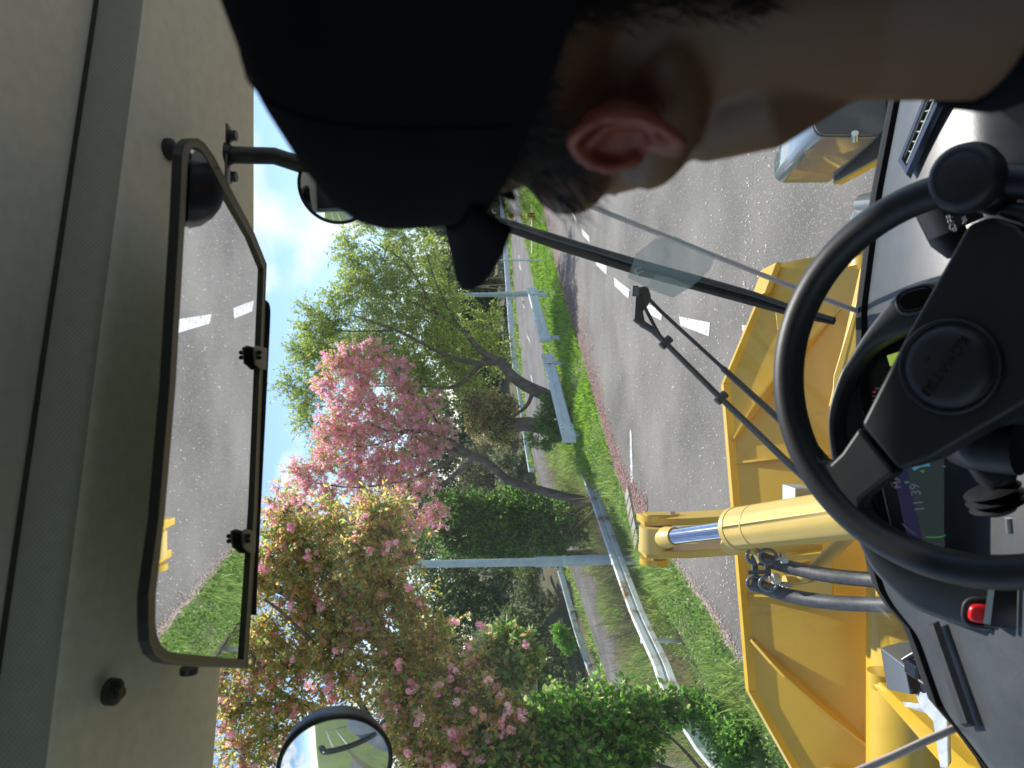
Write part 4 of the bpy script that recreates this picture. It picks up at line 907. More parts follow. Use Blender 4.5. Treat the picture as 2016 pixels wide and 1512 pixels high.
prism('cross_member', [P(1722,1195,3.08), P(1742,1330,3.0), P(1900,1400,2.7), P(2100,1400,2.6), P(2100,1000,2.7), P(1760,1000,3.1)], Vector((0, .04, -.02)), M['yellow'], WL)
prism('cross_bracket', [P(1540,1118,3.3), P(1560,1185,3.3), P(1640,1190,3.25), P(1640,1100,3.25)], Vector((0, .05, -.03)), M['yellow'], WL, bevel=.004)
prism('boom_rail', [P(1500,1100,3.35), P(1640,1085,3.2), P(1640,1098,3.2), P(1502,1112,3.35)], Vector((0, .05, -.03)), M['yellow'], WL, bevel=.004)
tube('steel_pipe', spline([P(1545,1146,3.0), P(1575,1142,3.0), P(1605,1118,2.95), P(1660,1066,2.85), P(1700,1030,2.8)], 6), .026, M['yellow2'], WL, 18)
tube('guide_wire', spline([P(1535,1150,2.9), P(1560,1151,2.92), P(1595,1146,2.95), P(1640,1130,3.0)], 6), .005, M['zinc'], WL, 8)
tube('wire_ferrule', [P(1540,1150.5,2.9), P(1556,1151,2.91)], .010, M['zinc'], WL, 10)
# hoses --------------------------------------------------------------
H1 = tube('hydraulic_hose', spline([P(1481,1094,3.0), P(1500,1100,2.98), P(1560,1118,2.9), P(1640,1134,2.75), P(1730,1142,2.6), P(1850,1148,2.35), P(2050,1150,2.0)], 8), .0262, M['rubber'], WL, 20)
H2 = tube('hydraulic_hose', spline([P(1480,1148,3.0), P(1500,1156,2.98), P(1560,1174,2.9), P(1640,1186,2.75), P(1730,1190,2.6), P(1850,1190,2.35), P(2050,1190,2.0)], 8), .0262, M['rubber'], WL, 20)
def clamp(px_, d, r_, parent):
    a, b = P(px_, 1096, d), P(px_+1, 1149, d); mb = MB()
    for c_ in (a, b):
        ring = [c_+RT*math.cos(q)*r_*.84+UP.lerp(FW, .25).normalized()*math.sin(q)*r_ for q in [k*math.pi/10 for k in range(21)]]
        mb.add(tubedata(ring, .0075, 8, False))
    o = obj('clamp', mb.v, mb.f, M['greypaint'], parent, True)
    prism('clamp_bar', [a-RT*r_*.9+UP*.012, b+RT*r_*.9+UP*.012, b+RT*r_*.9-UP*.012, a-RT*r_*.9-UP*.012], FW*.012, M['greypaint'], o, bevel=.003)
    return o
k1 = clamp(1487, 2.99, .032, H1); k2 = clamp(1512, 2.94, .032, H1)
for px_, py_ in ((1538, 1098), (1522, 1139)):
    tube('nut', [P(px_+2, py_, 2.9)-UP*.018, P(px_+2, py_, 2.9)+UP*.006], .022, M['zinc'], H1, 6)
    tube('bolt', [P(px_, py_, 2.9), P(px_-8, py_, 2.9)], .010, M['steel'], H1, 12)
tube('bolt', [P(1474, 1127, 2.98), P(1516, 1125, 2.93)], .008, M['darksteel'], H1, 12)
# lamps outside ------------------------------------------------------------
def rbox(name, c, X, Y, Z, r_, m_, parent, seg=5):
    """box spanned by half vectors X, Y, Z with rounded edges along Y"""
    n = 6; out_ = []
    for sx, sz, a0 in ((1, 1, 0), (-1, 1, 90), (-1, -1, 180), (1, -1, 270)):
        for k in range(n+1):
            t = R(a0+90*k/n); lx, lz = X.length, Z.length
            out_.append(X.normalized()*(sx*(lx-r_)+math.cos(t)*r_)+Z.normalized()*(sz*(lz-r_)+math.sin(t)*r_))
    rows = [[c+Y*s*k_+q*(1-.0 if abs(s*k_) < .99 else .985) for q in out_] for s, k_ in ((-1, 1), (-1, .96), (1, .96), (1, 1))]
    V, Fc = loft(rows, True); m2 = len(out_); Fc += [tuple(range(m2-1, -1, -1)), tuple(range(3*m2, 4*m2))]
    o = obj(name, V, Fc, m_, parent, True); o.modifiers.new('es', 'EDGE_SPLIT').split_angle = R(35); return o
M['lampgrey'] = mat('lamp_box_paint', (0.16, 0.19, 0.21), 0.12, 0, 0.6, 1.0)
fc = P(1672, 150, 1.95)
ZL = UP*.092; XL = (RT+FW*-.04).normalized()*.155; YL = (FW+RT*-.08+UP*-.05).normalized()*.17
LMP = rbox('work_lamp', fc+YL, XL, YL, ZL, .03, M['lampgrey'], WL); LMP['label'] = 'boxy grey lamp housing at the right, reflecting yellow'
rbox('back_cover', fc-YL.normalized()*.006, XL*.97, YL*.03, ZL*.97, .03, M['greypaint'], LMP)
bp_ = fc-ZL*.55-XL*0+YL*.15
tube('orange_screw', [P(1604, 238, 1.93), P(1592, 240, 1.93)], .010, mat('rust_orange', (.55, .12, .04), .5), LMP, 6)
tube('bolt', [P(1683, 262, 1.93), P(1683, 276, 1.95)], .009, M['steel'], LMP, 10)
box('lamp_base', fc-ZL*1.18+YL*.9, (.36, .34, .03), M['yellow'], LMP, bevel=.004)
box('base_pad', fc-ZL*1.07+YL*.8, (.35, .33, .016), M['darksteel'], LMP)
box('step_plate', fc-ZL*1.7+YL*.4+RT*.03, (.30, .25, .02), M['zinc'], LMP, bevel=.004)
# small hinged bracket near the right side of the dash
hb = prism('mount_bracket', [P(1672,432,2.0), P(1688,400,2.0), P(1700,392,2.0), P(1712,400,2.0), P(1712,425,2.0), P(1695,440,2.0), P(1684,438,2.0)], Vector((.0, -.02, -.02)), M['zinc'], WL, bevel=.002)
tube('hinge_barrel', [P(1705,404,2.0), P(1760,396,1.8)], .032, M['greypaint'], hb, 18)
prism('zinc_plate', [P(1712,490,1.9), P(1722,484,1.9), P(1722,560,1.7), P(1706,625,1.6), P(1698,622,1.6)], Vector((0, .03, -.01)), M['zinc'], WL)
# left lamp : clipped box seen from behind and above
zc = Vector((0, .0, -.055))
L2 = prism('work_lamp', [P(1732,1274,2.0), P(1780,1310,1.9), P(1792,1368,1.86), P(1746,1358,1.98)], Vector((.02, .02, -.14)), M['greypaint'], WL, bevel=.004); L2['label'] = 'grey lamp housing with cables at the left'
prism('lamp_back', [P(1782,1308,1.89), P(1794,1368,1.85), P(1806,1366,1.86), P(1797,1302,1.90)], Vector((0, .02, -.06)), M['gloss'], L2, bevel=.003)
prism('lamp_front', [P(1738,1273,2.03), P(1792,1269,2.0), P(1800,1300,1.98), P(1790,1330,1.98)], Vector((0, .03, -.06)), M['gloss'], L2, bevel=.004)
for off in (0, 5):
    tube('cable', spline([P(1796,1320-off,1.86), P(1812,1312-off,1.85), P(1815,1298-off,1.84), P(1828,1288-off,1.82), P(1836,1278,1.8)], 5), .006, M['darksteel'], L2, 8)
tube('cable', spline([P(1780,1300,1.9), P(1800,1288,1.88), P(1815,1284,1.86), P(1830,1300,1.84), P(1838,1315,1.83)], 5), .009, M['darksteel'], L2, 10)
box('connector', P(1803,1318,1.85), (.03, .05, .03), M['gloss'], L2, bevel=.003)
tube('sleeve', [P(1822,1290,1.82), P(1836,1278,1.8)], [.008, .014], M['black'], L2, 10)
box('relay', P(1836,1338,1.82), (.075, .05, .035), M['gloss'], L2, bevel=.003); box('relay_lid', P(1828,1326,1.82), (.05, .04, .03), M['beige'], L2, bevel=.003)
zb = prism('zinc_bracket', [P(1800,1362,1.88), P(1838,1350,1.8), P(1856,1352,1.76), P(1864,1400,1.68), P(1868,1512,1.5), P(1850,1512,1.5), P(1836,1420,1.7), P(1812,1395,1.8)], Vector((0, .02, -.02)), M['zinc'], L2, bevel=.003)
prism('zinc_lug', [P(1796,1356,1.9), P(1830,1356,1.86), P(1830,1364,1.86), P(1796,1364,1.9)], Vector((0, .01, -.03)), M['zinc'], L2, bevel=.002)
prism('fin', [P(1782,1391,1.95), P(1822,1396,1.85), P(1824,1404,1.85)], Vector((0, .03, -.01)), M['zinc'], L2)
# ------------------------------------------------------------ cab shell
FX = [-.75, -.60, -.53, -.40, -.05, .2, .62, .80, .95]; FY = [.70, .98, 1.05, 1.085, 1.19, 1.25, 1.25, 1.15, .9]
SX = [-.9, -.6, -.27, .058, .469, .95]; SY = [.645, .705, .787, .872, .982, 1.08]
xs = [-.75+1.7*k/100 for k in range(101)]
def fe(x): return interp(x, FX, FY)
rows = []
for x in xs:
    e = fe(x); s = min(interp(x, SX, SY), e-.06)
    sec = [(s-.001, .463), (s+.004, .45), (s+.004, .421), (s+.012, .413), (s+.03, .407), (lerp(s, e, .5), .378), (e-.03, .352), (e, .345), (e+.012, .352), (e+.012, .42)]
    rows.append([E(x, y, z) for y, z in sec])
V, Fc = loft(rows); Fc = [tuple(reversed(f)) for f in Fc]
front_lin = obj('front_headliner', V, Fc, M['liner'], WL, True)
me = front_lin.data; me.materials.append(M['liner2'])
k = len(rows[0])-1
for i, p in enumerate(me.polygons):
    if i % k in (0, 1, 2): p.material_index = 1  # step band takes the darker headliner tone
front_lin['label'] = 'perforated beige lining over the windscreen'
rows = []
for x in xs:
    s = min(interp(x, SX, SY), fe(x)-.06); rows.append([E(x, s-.001-(s+1.0)*q, .466+.03*math.sin(q*math.pi)+ (.0 if q > .02 else 0)) for q in (0, .01, .1, .3, .6, 1)])
V, Fc = loft(rows); hl = obj('headliner', V, Fc, M['liner'], WL, True)
tube('seam_cord', [E(x, min(interp(x, SX, SY), fe(x)-.06)-.001, .4635) for x in xs], .0028, mat('seam_dark', (.05, .055, .055), .9), hl, 8)
# roof shell; front overhang lengthened, unseen, to shade the steering hub
rf = [E(x, fe(x)+.22, .47) for x in xs]+[E(.95, -1.05, .47), E(-.75, -1.05, .47)]
prism('roof', [q+Vector((0,0,.055)) for q in rf], (0, 0, .05), M['yellow'], WL)
def fastener(px, py, z, nlean):
    r_ = ray(px, py); 
    c0 = EYE+r_*(z/r_.z); n_ = Vector((0, -nlean, -1)).normalized()
    o = tube('trim_button', [c0+n_*-.004, c0+n_*.004, c0+n_*.007], [.0145, .014, .008], M['dashdark'], front_lin, 24)
    tube('screw_head', [c0+n_*.005, c0+n_*.012], [.0075, .006], M['darksteel'], o, 16)
fastener(333, 294, .392, .25); fastener(222, 1362, .384, .25)
# pillars, rear light blocker, doors below the windows
cabm = mat('cab_liner_dark', (.34, .35, .36), .8)
box('rear_blocker', E(.1, -1.0, -.55), (1.72, .04, 2.05), mat('rear_blocker_dark', (.04, .04, .042), .8), WL)  # closed dark panel added out of view to keep light off the driver's back
box('left_pillar', E(-.76, -.85, -.5), (.05, .25, 1.95), cabm, WL)
box('right_pillar', E(.96, -.85, -.5), (.05, .25, 1.95), cabm, WL)
box('left_door', E(-.76, .0, -1.15), (.05, 1.45, .85), cabm, WL); box('right_door', E(.96, .0, -1.15), (.05, 1.45, .85), cabm, WL)
prism('cab_floor', [E(x, fe(x)-.02, -1.55) for x in xs]+[E(.95, -1.0, -1.55), E(-.75, -1.0, -1.55)], (0, 0, -.05), cabm, WL)
# door glass
for x in (-.765, .965): box('door_glass', E(x, .0, -.13), (.004, 1.45, 1.1), M['glass'], WL)
# ------------------------------------------------------------ dashboard
DX = [-.75, -.62, -.467, -.449, -.36, -.334, -.28, -.1, .126, .30, .45, .62, .80, .95]; DY = [.55, .72, .936, 1.018, 1.085, 1.163, 1.20, 1.225, 1.226, 1.18, 1.12, 1.02, .80, .55]
def de(x): return interp(x, DX, DY)
rows = []
for x in xs:
    e = de(x); b = min(.925, e-.12) if x > 0 else min(.84+.1*x, e-.1); z0 = -.64
    bow = .016 if x > 0 else .02
    sec = [(e, z0-.8), (e, z0-.03), (e-.004, z0-.008), (e-.014, z0), (lerp(e, b, .5), z0+bow), (b+.02, z0+.006), (b-.01, z0-.008), (b-.045, z0-.045), (b-.07, z0-.11), (b-.08, z0-.3), (b-.04, z0-.8)]
    rows.append([E(x, y, z) for y, z in sec])
V, Fc = loft(rows); Fc = [tuple(reversed(f)) for f in Fc]; DS = obj('dashboard', V, Fc, M['dash'], WL, True)
sb = DS.modifiers.new('sub', 'SUBSURF'); sb.levels = 1; sb.render_levels = 2
# windscreen black border and rubber
rows = [[E(x, de(x)+.004, -.642), E(x, de(x)+.03, -.646), E(x, de(x)+.03, -.70), E(x, de(x)+.004, -.70)] for x in xs]
V, Fc = loft(rows, True); obj('screen_rubber', V, Fc, M['void'], WL)
# windscreen
def gy(x, z): return lerp(de(x)+.022, fe(x)+.006, max(0, min(1, (z+.66)/1.02)))
rows = []
for x in xs: rows.append([E(x, gy(x, z), z) for z in (-.66, -.4, -.15, .1, .35)])
V, Fc = loft(rows); ws = obj('windscreen', V, Fc, M['glass'], WL, True)
def onglass(px, py, off=0.0):
    r_ = ray(px, py); lo_, hi_ = .3, 2.0
    for _ in range(40):
        q = (lo_+hi_)/2; p = r_*q
        if p.y > gy(p.x, p.z)+off: hi_ = q
        else: lo_ = q
    return EYE+r_*lo_
tube('glass_joint', [onglass(a, b, .002) for a, b in ((1700,617),(1600,579),(1500,541),(1400,501),(1300,461),(1200,421),(1120,388),(1000,340))], .0044, M['seal'], ws, 8)
tube('glass_joint', [onglass(a, b, .002) for a, b in ((1884,1432),(1820,1460),(1760,1488),(1700,1514),(1600,1560))], .0050, M['seal'], ws, 8)
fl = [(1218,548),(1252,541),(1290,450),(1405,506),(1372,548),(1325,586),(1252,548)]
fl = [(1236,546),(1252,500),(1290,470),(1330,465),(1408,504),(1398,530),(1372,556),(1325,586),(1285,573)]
V = [onglass(a, b, -.004) for a, b in fl]; sk = obj('sticker_reflection', V, [tuple(range(len(V)))], M['film'], ws)  # reflection of a sticker, its label and marks, painted as pale film on the pane
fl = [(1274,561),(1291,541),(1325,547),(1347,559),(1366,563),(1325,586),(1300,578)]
V = [onglass(a, b, -.007) for a, b in fl]; obj('label_reflection', V, [tuple(range(len(V)))], film('pale_reflection', (.62, .68, .62), .35), sk)
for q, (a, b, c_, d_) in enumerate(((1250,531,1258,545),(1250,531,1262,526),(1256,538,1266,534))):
    tube('mark_reflection', [onglass(a, b, -.008), onglass(c_, d_, -.008)], .0009, M['print'], sk, 6)
sm = film('wiper_haze', (.62, .68, .6), .14)
arc_ = [(1092,702),(1112,708),(1128,722),(1136,742),(1138,764)]; ar2 = [(1096,712),(1110,717),(1120,729),(1126,746),(1128,764)]
V = [onglass(a, b, -.004) for a, b in arc_+ar2[::-1]]; obj('glass_smear', V, [tuple(range(len(V)))], sm, ws)
for blob in ([(850,800),(880,790),(905,800),(915,830),(905,860),(870,850),(845,825)],):
    V = [onglass(a, b, -.004) for a, b in blob]; obj('glass_smear', V, [tuple(range(len(V)))], film('faint_haze', (.6, .68, .66), .10), ws)
# defroster slots ----------------------------------------------------------
def slot(pts, name, n, rim_m, fin_m, lid=0.004, label=None):
    """pts: four photograph corners a b c d (a-b, d-c long sides); a frame with a dark throat and fins"""
    zz_ = -.619 if pts[0][1] < 700 else -.614
    c_ = [EYE+ray(*q)*(zz_/ray(*q).z) for q in pts]
    a, b, cc, d = c_
    def inner(f): 
        m_ = (a+b+cc+d)/4; ab = (b-a).normalized(); ad = (d-a).normalized()
        return [a+ab*f+ad*f, b-ab*f+ad*f, cc-ab*f-ad*f, d+ab*f-ad*f]
    o1 = [q+Vector((0, 0, -.003)) for q in c_]; o2 = [q+Vector((0, 0, lid)) for q in inner(.004)]; i1 = [q+Vector((0, 0, lid)) for q in inner(.011)]; i2 = [q+Vector((0, 0, -.004)) for q in inner(.013)]
    V, Fc = loft([o1, o2, i1, i2], True); o = obj(name, V, Fc, rim_m, DS, False, label); 
    i3 = [q+Vector((0, 0, -.003)) for q in inner(.0115)]
    obj('throat', i3, [(0, 1, 2, 3)], M['void'], o); obj('throat_back', [q+Vector((0,0,-.002)) for q in i3], [(3, 2, 1, 0)], M['void'], o)
    q = inner(.012)
    for k in range(1, n):
        f = k/n; s0 = q[0].lerp(q[1], f-.03); s1 = q[3].lerp(q[2], f+.03)
        prism('fin', [s0, s1, s1+Vector((0, 0, -.0025)), s0+Vector((0, 0, -.0025))], (q[1]-q[0]).normalized()*.0014, fin_m, o)
    rail = [q[0].lerp(q[3], .62), q[1].lerp(q[2], .62)]
    tube('slot_rail', rail, .0015, fin_m, o, 6)
    return o
slot([(1769,318),(1838,148),(1871,168),(1789,352)], 'defroster_vent', 7, mat('vent_rim', (.05, .055, .065), .12, 0, .6, .6), M['clearpl'])
slot([(1828,1228),(1895,1432),(1916,1430),(1844,1222)], 'defroster_vent', 6, M['dashdark'], M['black'])
# ------------------------------------------------------------ instrument binnacle
BC0 = P(1640, 800, 1.03); BN = Vector((0, -.80, .60)).normalized()
def bp(px, py, off=0.0): return PL(px, py, BC0+BN*off, BN)
outer = [(1632,860),(1634,800),(1655,735),(1672,706),(1710,648),(1768,578),(1812,556),(1840,549),(1868,549),(1960,580),(2060,640),(2120,760),(2120,1000),(2060,1180),(1990,1238),(1955,1247),(1900,1236),(1850,1218),(1790,1192),(1735,1140),(1706,1100),(1672,1020),(1645,940)]
inner = [(1643,862),(1646,812),(1665,756),(1682,730),(1716,690),(1768,660),(1812,646),(1840,641),(1868,641),(1950,660),(2040,720),(2080,800),(2080,960),(2040,1060),(1990,1122),(1960,1134),(1900,1132),(1850,1118),(1800,1100),(1752,1072),(1726,1050),(1690,990),(1660,930)]
o_s = spline([Vector((a, b, 0)) for a, b in outer], 4, True); i_s = spline([Vector((a, b, 0)) for a, b in inner], 4, True)
row = [[bp(q.x, q.y, -.16) for q in o_s], [bp(q.x, q.y, -.02) for q in o_s], [bp(q.x, q.y, -.004) for q in o_s], [bp(lerp(q.x, w.x, .12), lerp(q.y, w.y, .12), .002) for q, w in zip(o_s, i_s)],
       [bp(lerp(q.x, w.x, .8), lerp(q.y, w.y, .8), .0) for q, w in zip(o_s, i_s)], [bp(w.x, w.y, -.006) for w in i_s]]
V, Fc = loft(row, True); Fc = [tuple(reversed(f)) for f in Fc]
BNC = obj('instrument_hood', V, Fc, M['dash'], DS, True); BNC['label'] = 'dark hood round the gauges'
i2 = [bp(w.x, w.y, -.006)-BN*.006 for w in i_s]; i3 = [bp(w.x, w.y, -.006)-BN*.085 for w in i_s]
V, Fc = loft([[bp(w.x, w.y, -.006) for w in i_s], i2, i3], True); Fc = [tuple(reversed(f)) for f in Fc]+[tuple(len(i_s)*2+q for q in range(len(i_s)-1, -1, -1))]
obj('hood_well', V, Fc, M['dashdark'], BNC)
for f_ in BNC.data.polygons: pass
# round gauge with lcd
IP = -.083
def ip(px, py, off=0.0): return bp(px, py, IP+off)
c0 = ip(1800, 775, .006); a_ = RT; b_ = BN.cross(a_).normalized()
GR = .068
gd = [c0+(a_*math.cos(t)+b_*math.sin(t))*GR for t in [k*math.pi/24 for k in range(48)]]
gg = prism('gauge', gd, BN*.004, M['gloss'], BNC)
tube('gauge_ring', gd+[gd[0]], .0025, M['greypaint'], gg, 8)
lc = [ip(1752,706,.014), ip(1846,664,.014), ip(1800,790,.014), ip(1770,765,.014)]
lc = [ip(a, b, .014) for a, b in ((1746,700),(1790,686),(1840,690),(1800,770),(1758,742))]
obj('lcd_panel', lc, [(0, 1, 2, 3, 4)], M['lcd'], gg)
xd = RT; yd = b_ if b_.z > 0 else -b_
def dtext(name, s, px, py, size, m_, parent, off=.018, rot=0, xdir=None):
    xx = (xdir or RT); yy = BN.cross(xx).normalized()
    if yy.z < 0: yy = -yy
    return text(name, s, ip(px, py, off), xx, yy, size, m_, parent, .0003)
dtext('digit', '0', 1762, 728, .026, M['void'], gg); dtext('gauge_number', '3', 1729, 766, .011, M['print'], gg, .013); dtext('gauge_mark', 'E', 1778, 697, .007, M['void'], gg)
for k in range(6):
    py_ = 772+8*k; px_ = 1722+0.05*k*k; tube('gauge_tick', [ip(px_-4-.5*k, py_, .013), ip(px_+2, py_, .013)], .0006, M['scrred'] if k == 0 else M['print'], gg, 4)
# monitor ------------------------------------------------------------
mq = [(1722,900),(1868,835),(1942,1095),(1772,1110)]
mon = prism('monitor', [ip(a, b, .002) for a, b in mq], BN*.012, M['dashdark'], BNC)
sq = [(1748,880),(1858,840),(1928,1092),(1796,1106)]
scn = prism('screen', [ip(a, b, .0145) for a, b in sq], BN*.0015, M['scr'], mon)
dk_ = [(1748,880),(1775,870),(1825,1103),(1796,1106)]
obj('screen_dark_band', [ip(a, b, .0165) for a, b in dk_], [(0, 1, 2, 3)], emis('screen_navy', (.015, .015, .045), .5), mon)
tube('monitor_edge', [ip(1883,862,.016), ip(1943,1094,.016)], .0016, M['clearpl'], mon, 8); tube('monitor_edge', [ip(1736,955,.016), ip(1760,1062,.016)], .0007, M['clearpl'], mon, 6)
obj('beige_trim', [ip(a, b, .003) for a, b in ((1908,905),(1922,905),(1962,1100),(1942,1100))], [(0, 1, 2, 3)], M['clearpl'], BNC)
obj('grey_trim', [ip(a, b, .001) for a, b in ((1910,860),(1990,860),(2000,1110),(1950,1105))], [(0, 1, 2, 3)], M['beige'], BNC)
XT = (ip(1745, 940, 0)-ip(1765, 1030, 0)).normalized()
def mtext(s, px, py, size, m_): return dtext('screen_text', s, px, py, size, m_, scn, .018, xdir=XT)
mtext('11 39', 1806, 980, .017, M['scrtext']); mtext('MA', 1766, 948, .013, M['scrtext']); mtext('F', 1787, 949, .009, M['scrgreen']); mtext('4', 1817, 928, .009, M['scrgreen'])
mtext('0004459.6', 1889, 927, .0085, M['scrtext']); mtext('00117.5', 1911, 1020, .0095, M['scrtext']); mtext('C', 1845, 1073, .007, M['scrtext']); mtext('H', 1863, 1070, .007, M['scrtext']); mtext('C', 1920, 1062, .007, M['scrtext'])
def sarc(pts, m_, r_=.0006): tube('screen_arc', [ip(a, b, .018) for a, b in pts], r_, m_, scn, 5)
sarc([(1798,924),(1808,918),(1820,915),(1830,915)], M['scrblue'], .0026); sarc([(1855,917),(1870,922),(1880,928)], M['scrtext'], .0008)
sarc([(1822,1057),(1840,1058),(1856,1056),(1862,1052)], M['scrgreen']); sarc([(1876,1061),(1888,1056),(1902,1056)], M['scrgreen']); sarc([(1776,1030),(1785,1040),(1802,1052)], M['scrtext'], .0004)
sarc([(1898,1060),(1899,1077)], M['scrtext'], .0008); sarc([(1866,1063),(1874,1063)], M['scrred'], .0012)
sarc([(1752,940),(1754,950),(1758,958)], M['scrtext'], .0004)
for a, b, m_ in ((1795,938,'scrtext'),(1807,932,'scrtext'),(1828,927,'scrtext'),(1840,928,'scrtext'),(1852,931,'scrtext')): tube('screen_pip', [ip(a-2, b, .018), ip(a+2, b, .018)], .0007, film('dim', (.3, .3, .3), .4), scn, 4)
# oval blank, red switch, switch panel
def oval(px, py, rx, ry, off, ang=0):
    out_ = []
    for k in range(28):
        t = k/28*2*math.pi; sx = math.copysign(abs(math.cos(t))**.7, math.cos(t)); sy = math.copysign(abs(math.sin(t))**.7, math.sin(t))
        u, v = sx*rx, sy*ry; out_.append(bp(px+u*math.cos(ang)-v*math.sin(ang), py+u*math.sin(ang)+v*math.cos(ang), off))
    return out_
ov = prism('blank_cover', oval(1805, 590, 35, 20, .0, -.3), BN*.006, M['gloss'], BNC, bevel=.002); tube('cover_ring', oval(1805, 590, 40, 25, .003, -.3)+oval(1805, 590, 40, 25, .003, -.3)[:1], .0022, M['dash'], ov, 8)
rb = prism('red_switch', oval(1932, 1206, 26, 19, .0, .1), BN*.010, M['red'], BNC, bevel=.005); rb['label'] = 'bright red hazard switch'
tube('switch_ring', oval(1932, 1206, 35, 27, .002, .1)+oval(1932, 1206, 35, 27, .002, .1)[:1], .003, M['dashdark'], rb, 10)
sp = prism('switch_panel', [bp(a, b, .012) for a, b in ((1948,1145),(2020,1145),(2030,1238),(1938,1228))], BN*.016, M['gloss'], BNC, bevel=.003)
prism('label_strip', [bp(a, b, .03) for a, b in ((1948,1142),(1960,1142),(1950,1228),(1936,1226))], BN*.004, M['clearpl'], sp)
dtext('switch_letter', 'A', 1968, 1146, .006, M['print'], sp, .116); dtext('switch_letter', 'R', 1988, 1149, .006, M['print'], sp, .116)
# ------------------------------------------------------------ stalks
st = tube('light_stalk', [P(1835,392,.93), P(1868,470,.93), P(1885,500,.93)], [.024, .021, .012], M['black'], DS, 20)
sx_ = (P(1905, 420, .9)-P(1895, 455, .9)).normalized(); 
tube('stalk_knob', [P(1858,395,.90), P(1882,450,.90)], .030, M['black'], st, 28)
kn = M['black']
fxd = (P(1868,430,.86)-P(1880,452,.86)).normalized()
text('stalk_letters', 'OFF', P(1874,438,.862), (P(1872,432,.862)-P(1877,450,.862)), (P(1860,438,.862)-P(1874,436,.862)), .0105, M['print'], st, .0003)
text('stalk_letter', 'o', P(1878,452,.862), (P(1872,432,.862)-P(1877,450,.862)), (P(1860,438,.862)-P(1874,436,.862)), .0105, M['print'], st, .0003)
for k in range(3):
    tube('stalk_mark', [P(1893+3*k,428-1.5*k,.862), P(1897+2*k,436-2*k,.862)], .0005, M['print'], st, 4); tube('stalk_mark', [P(1895+3*k,441-1.5*k,.862), P(1898+3*k,434-1.0*k,.862)], .0005, M['print'], st, 4)
gl = tube('gear_lever', spline([P(1905,870,.9), P(1925,872,.84), P(1960,876,.82), P(2010,880,.80)], 5), [.030+.0*k for k in range(16)], M['black'], DS, 20)
hd = prism('lever_grip', [bp(a, b, .05) for a, b in ((1903,890),(1912,868),(1935,856),(1990,845),(2010,900),(2000,950),(1960,965),(1925,940),(1908,915))], BN*.05, M['black'], gl, bevel=.012, seg=4)
bt = [P(1950+3*k, 958+7*k, .86) for k in range(8)]
tube('lever_boot', [q for q in bt], [.018, .030, .020, .031, .021, .030, .019, .016], M['black'], gl, 22)
tube('lever_rod', [P(1985,1020,.87), P(1988,1050,.87)], .004, M['steel'], gl, 10)
# ------------------------------------------------------------ steering wheel
SC = P(1900, 742, .76); SNn = Vector((0, -.60, .80)); ST_ = Vector((0, .80, .60))
def sw(a, b, h=0.0): return SC+RT*a+ST_*b+SNn*h
def swp(px, py, h=0.0):
    p = PL(px, py, SC+SNn*h, SNn); return p
rr = .190
ring = [sw(math.cos(t)*rr, math.sin(t)*rr) for t in [k*2*math.pi/96 for k in range(96)]]
V = []; Fc = []; sg = 20
for k in range(96):
    t = k*2*math.pi/96; c_ = RT*math.cos(t)+ST_*math.sin(t)
    for j in range(sg):
        q = j*2*math.pi/sg; V.append(sw(0, 0)+c_*(rr+math.cos(q)*.0168)+SNn*math.sin(q)*.018)
for k in range(96):
    for j in range(sg): Fc.append((k*sg+j, ((k+1) % 96)*sg+j, ((k+1) % 96)*sg+(j+1) % sg, k*sg+(j+1) % sg))
SW = obj('steering_wheel', V, Fc, M['wheelskin'], WL, True)
def slab(name, pp, h0, t, bev_=.006, m_=M['wheelskin'], seg=4): return prism(name, [swp(a, b, h0) for a, b in pp], SNn*-t, m_, SW, bevel=bev_, seg=seg)
slab('hub_bar', [(1905,440),(1780,665),(1693,836),(1768,926),(1830,905),(1890,870),(1960,830),(2080,760),(2080,520),(2000,440),(1950,425)], .014, .05, .006)
slab('spoke', [(1690,841),(1655,892),(1634,912),(1612,905),(1590,878),(1572,868),(1568,900),(1590,955),(1640,1020),(1690,1058),(1718,1052),(1712,1026),(1694,1002),(1694,984),(1762,931)], .0105, .028, .0095)
slab('spoke', [(1950,420),(2000,432),(2090,500),(2110,450),(2050,400),(1985,395)], .012, .045, .010)
c0 = swp(1868, 722, .017)
def dome(r_, h, n=6, k=48):
    rows = []
    for i in range(n+1):
        t = i/n*math.pi/2; rr_ = r_*math.cos(t); rows.append([c0+(RT*math.cos(q)+ST_*math.sin(q))*rr_+SNn*(h*math.sin(t)-.004) for q in [j*2*math.pi/k for j in range(k)]])
    return rows
rows = [[c0+(RT*math.cos(q)+ST_*math.sin(q))*r_+SNn*h for q in [j*2*math.pi/56 for j in range(56)]] for r_, h in ((.0480, -.006), (.0478, .001), (.0462, .0035), (.0440, .0035), (.0428, .0008), (.0415, .0008), (.0400, .004), (.035, .009), (.028, .0105), (.014, .0108), (.0002, .0108))]
V, Fc = loft(rows, True); hub = obj('horn_pad', V, Fc, M['black'], SW, True)
xw = (swp(1826,765,.028)-swp(1892,674,.028)); yw = (swp(1886,735,.028)-swp(1852,708,.028))
tx = text('embossed_letters', 'KOMATSU', c0.lerp(swp(1859,720,.028), .9)+SNn*.0008, xw, yw, .0145, mat('letter_black', (.002, .002, .003), .35), hub, .0008)
for k in range(2):
    tube('embossed_mark', [swp(1826+3*k,700+2*k,.0275), swp(1830+3*k,703,.0275), swp(1821+3*k,712,.0275)], .0005, M['void'], hub, 5)
